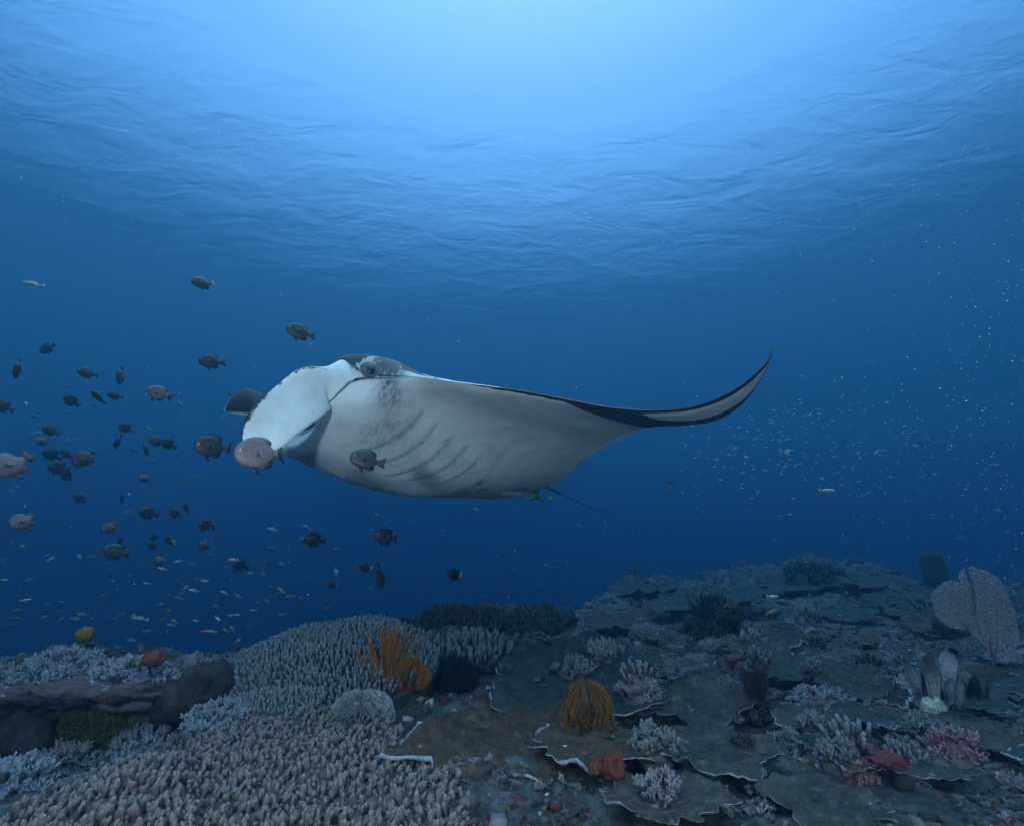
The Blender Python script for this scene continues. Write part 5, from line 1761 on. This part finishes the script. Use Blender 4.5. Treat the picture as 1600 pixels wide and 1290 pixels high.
ANT = {
    'orange': slim_fish('fairy_fish', (.36, .15, .05), (.42, .26, .16), (.40, .22, .10)),
    'pink': slim_fish('fairy_fish', (.50, .22, .20), (.70, .52, .50), (.55, .35, .33)),
    'pale': slim_fish('fairy_fish', (.34, .28, .20), (.52, .50, .46), (.34, .30, .24)),
    'green': slim_fish('chromis', (.05, .11, .11), (.10, .17, .16), (.06, .12, .12)),
    'silver': slim_fish('fry', (.30, .38, .42), (.48, .55, .58), (.3, .38, .42)),
}
def small(px, py, lp, real, key, hd, yaw, lab, cat, group, name, dmax=7.0, thin=1.0):
    d = min(dmax, real * 800 / lp)
    o = bpy.data.objects.new(name, ANT[key])
    COL.objects.link(o)
    o.location = at(px, py, d)
    o.rotation_mode = 'QUATERNION'
    o.rotation_quaternion = fish_rot(hd, yaw, 0, px)
    s = lp * d / 800
    o.scale = (s, s * thin, s * thin)
    tag(o, lab, cat, group)
    return o
G1 = 'little fairy fish over the near reef'
NAMED = [(364, 874, 14, 'pink', 0, 8, 'brightest pink and white fairy fish beside a black damselfish'), (253, 888, 13, 'pink', 16, 10, 'pink fairy fish under an orange one'),
         (249, 872, 12, 'orange', 18, 10, 'orange fairy fish in front of a small black damselfish'), (425, 826, 15, 'pale', 14, 10, 'pale silvery fairy fish alone in open water under the ray'),
         (218, 966, 21, 'pale', 12, 4, 'slender white fairy fish with a curved back near the ledge'), (439, 921, 14, 'pink', 34, 16, 'pale pink fairy fish slanting over the domed coral'),
         (453, 931, 13, 'orange', 0, 8, 'dull orange fairy fish behind the slanting pale one'), (512, 950, 14, 'green', 0, 8, 'dim olive fairy fish above the dome of the table coral'),
         (1205, 955, 16, 'orange', 150, 14, 'small peach fairy fish over the little round plate'), (1236, 1027, 18, 'orange', 116, 10, 'orange fairy fish nose up by the wavy rimmed plate'),
         (1345, 991, 11, 'silver', 180, 6, 'tiny silver fish gliding over the middle slope'), (1207, 931, 16, 'silver', 180, 6, 'thin silver blue fish along the crest'),
         (52, 444, 26, 'pale', -14, 20, 'faint greyish wrasse in open water above the shoal'), (1293, 766, 22, 'pale', 186, 4, 'pale slender fish far out beyond the fry')]
for (px, py, lp, key, hd, yaw, lab) in NAMED:
    small(px, py, lp, .055 if lp < 20 else .10, key, hd, yaw, lab, 'fish', G1, 'fairy_fish')
_rg = random.Random(17)
SPOTS = [(277, 877), (203, 898), (230, 911), (320, 907), (285, 926), (263, 953), (338, 947), (360, 961), (370, 960), (340, 966), (305, 969), (321, 986), (331, 986), (352, 984), (362, 981), (390, 979), (404, 941), (417, 937), (391, 895), (439, 880), (411, 897), (423, 915), (251, 943), (254, 967), (267, 976), (272, 970), (290, 917), (302, 922), (279, 934), (395, 953), (45, 905), (4, 885), (6, 905), (40, 937), (95, 940), (15, 975), (130, 960), (160, 930), (440, 960), (470, 935), (480, 905), (350, 925), (372, 1000), (230, 985), (205, 1000), (190, 960)]
for (px, py) in SPOTS:
    small(px, py, _rg.uniform(9, 14), _rg.uniform(.045, .06), _rg.choice(['orange', 'pale', 'pale', 'green']), _rg.choice([_rg.gauss(0, 22), _rg.gauss(0, 22), 180 + _rg.gauss(0, 25)]), _rg.uniform(-40, 40), 'little dull orange or pale fairy fish hovering above the near reef', 'fish', G1, 'fairy_fish')
for _k in range(70):
    px = abs(_rg.gauss(0, 1)) * 210; py = _rg.uniform(580, 990)
    if px > 560: continue
    small(px, py, _rg.uniform(9, 16), _rg.uniform(.06, .08), 'green', _rg.choice([_rg.gauss(0, 30), 180 + _rg.gauss(0, 30)]), _rg.uniform(-55, 55), 'faint greenish chromis drifting far behind the dark shoal', 'fish', 'faint greenish chromis', 'chromis')
FAR = [(1230, 707, 15), (1047, 752, 13), (1010, 748, 10), (1045, 764, 10), (832, 779, 13), (743, 796, 9), (855, 884, 12), (940, 832, 9), (905, 823, 9), (870, 886, 8), (845, 823, 9), (730, 873, 9), (778, 870, 9), (910, 785, 10), (945, 817, 8), (994, 832, 10), (590, 806, 12), (527, 858, 12), (478, 824, 14), (472, 843, 13), (612, 906, 11), (525, 893, 14), (641, 822, 8), (692, 830, 9), (424, 857, 13), (418, 880, 12), (578, 920, 11), (548, 878, 9), (1560, 798, 12), (1500, 840, 10), (985, 870, 9), (790, 903, 9), (844, 915, 9), (803, 893, 8)]
for (px, py, lp) in FAR:
    small(px, py, lp * 1.15, .11, _rg.choice(['black_']) if False else 'green', _rg.gauss(0, 40), _rg.uniform(-50, 50), 'dim dark chromis far off in the blue water under the ray', 'fish', 'dim far chromis', 'chromis', 8.0, 1.5)
# ---- the shoal of silvery fry behind the raised wing tip
for _k in range(260):
    if _k < 190:
        px = _rg.gauss(1225, 105); py = 690 + (px - 1225) * .02 + _rg.gauss(0, 42)
    else:
        px = _rg.uniform(1060, 1590); py = _rg.gauss(725, 60)
    if px > 1598 or px < 1062: continue
    small(px, py, _rg.uniform(3.5, 6.5), .026, 'silver', _rg.gauss(-12, 16) + (180 if _rg.random() < .15 else 0), _rg.uniform(-35, 35), 'tiny silvery fry in the loose shoal behind the raised wing tip', 'fish', 'shoal of silvery fry', 'fry', 4.0, .75)

# ---- a remora under the ray and the little fish by its tail
_me = slim_fish('remora', (.05, .08, .075), (.16, .20, .18), (.05, .07, .07))
_o = new_obj('remora', _me)
_o.location = at(805, 769, 3.42); _o.rotation_mode = 'QUATERNION'; _o.rotation_quaternion = fish_rot(4, 10, 0, 805); _o.scale = (.30, .20, .22)
tag(_o, 'slender greenish remora clinging below the ray near its tail', 'fish')
small(860, 779, 13, .06, 'green', -6, 10, 'small dark fish trailing just under the ray\'s tail', 'fish', None, 'chromis', 4.0, 1.6)

# ---- drifting plankton and marine snow, lit by the flashes near the lens
def plankton():
    acc = Acc()
    rg = random.Random(31)
    for k in range(1500):
        if k < 1050:
            px = 1640 - abs(rg.gauss(0, 150)); py = rg.gauss(560, 290)
            d = rg.uniform(.45, 1.5)
        else:
            px = rg.uniform(-40, 1640); py = rg.uniform(150, 1000); d = rg.uniform(.7, 2.0)
        if not -20 < py < 1000: continue
        c = np.array(at(px, py, d))
        s = d / 800 * rg.choice([.25, .33, .42, .55, .8])
        V = ICO1[0][:, :] * np.array([rg.uniform(.7, 1.4), 1, rg.uniform(.7, 1.3)]) * s
        acc.add(V + c, ICO1[1], tint=np.array(rg.choice([(.40, .33, .36), (.36, .36, .40), (.30, .30, .33)])) * rg.uniform(.5, 1.1))
    o = new_obj('plankton', acc.mesh('plankton'), None, TINT)
    tag(o, kind='stuff')
plankton()
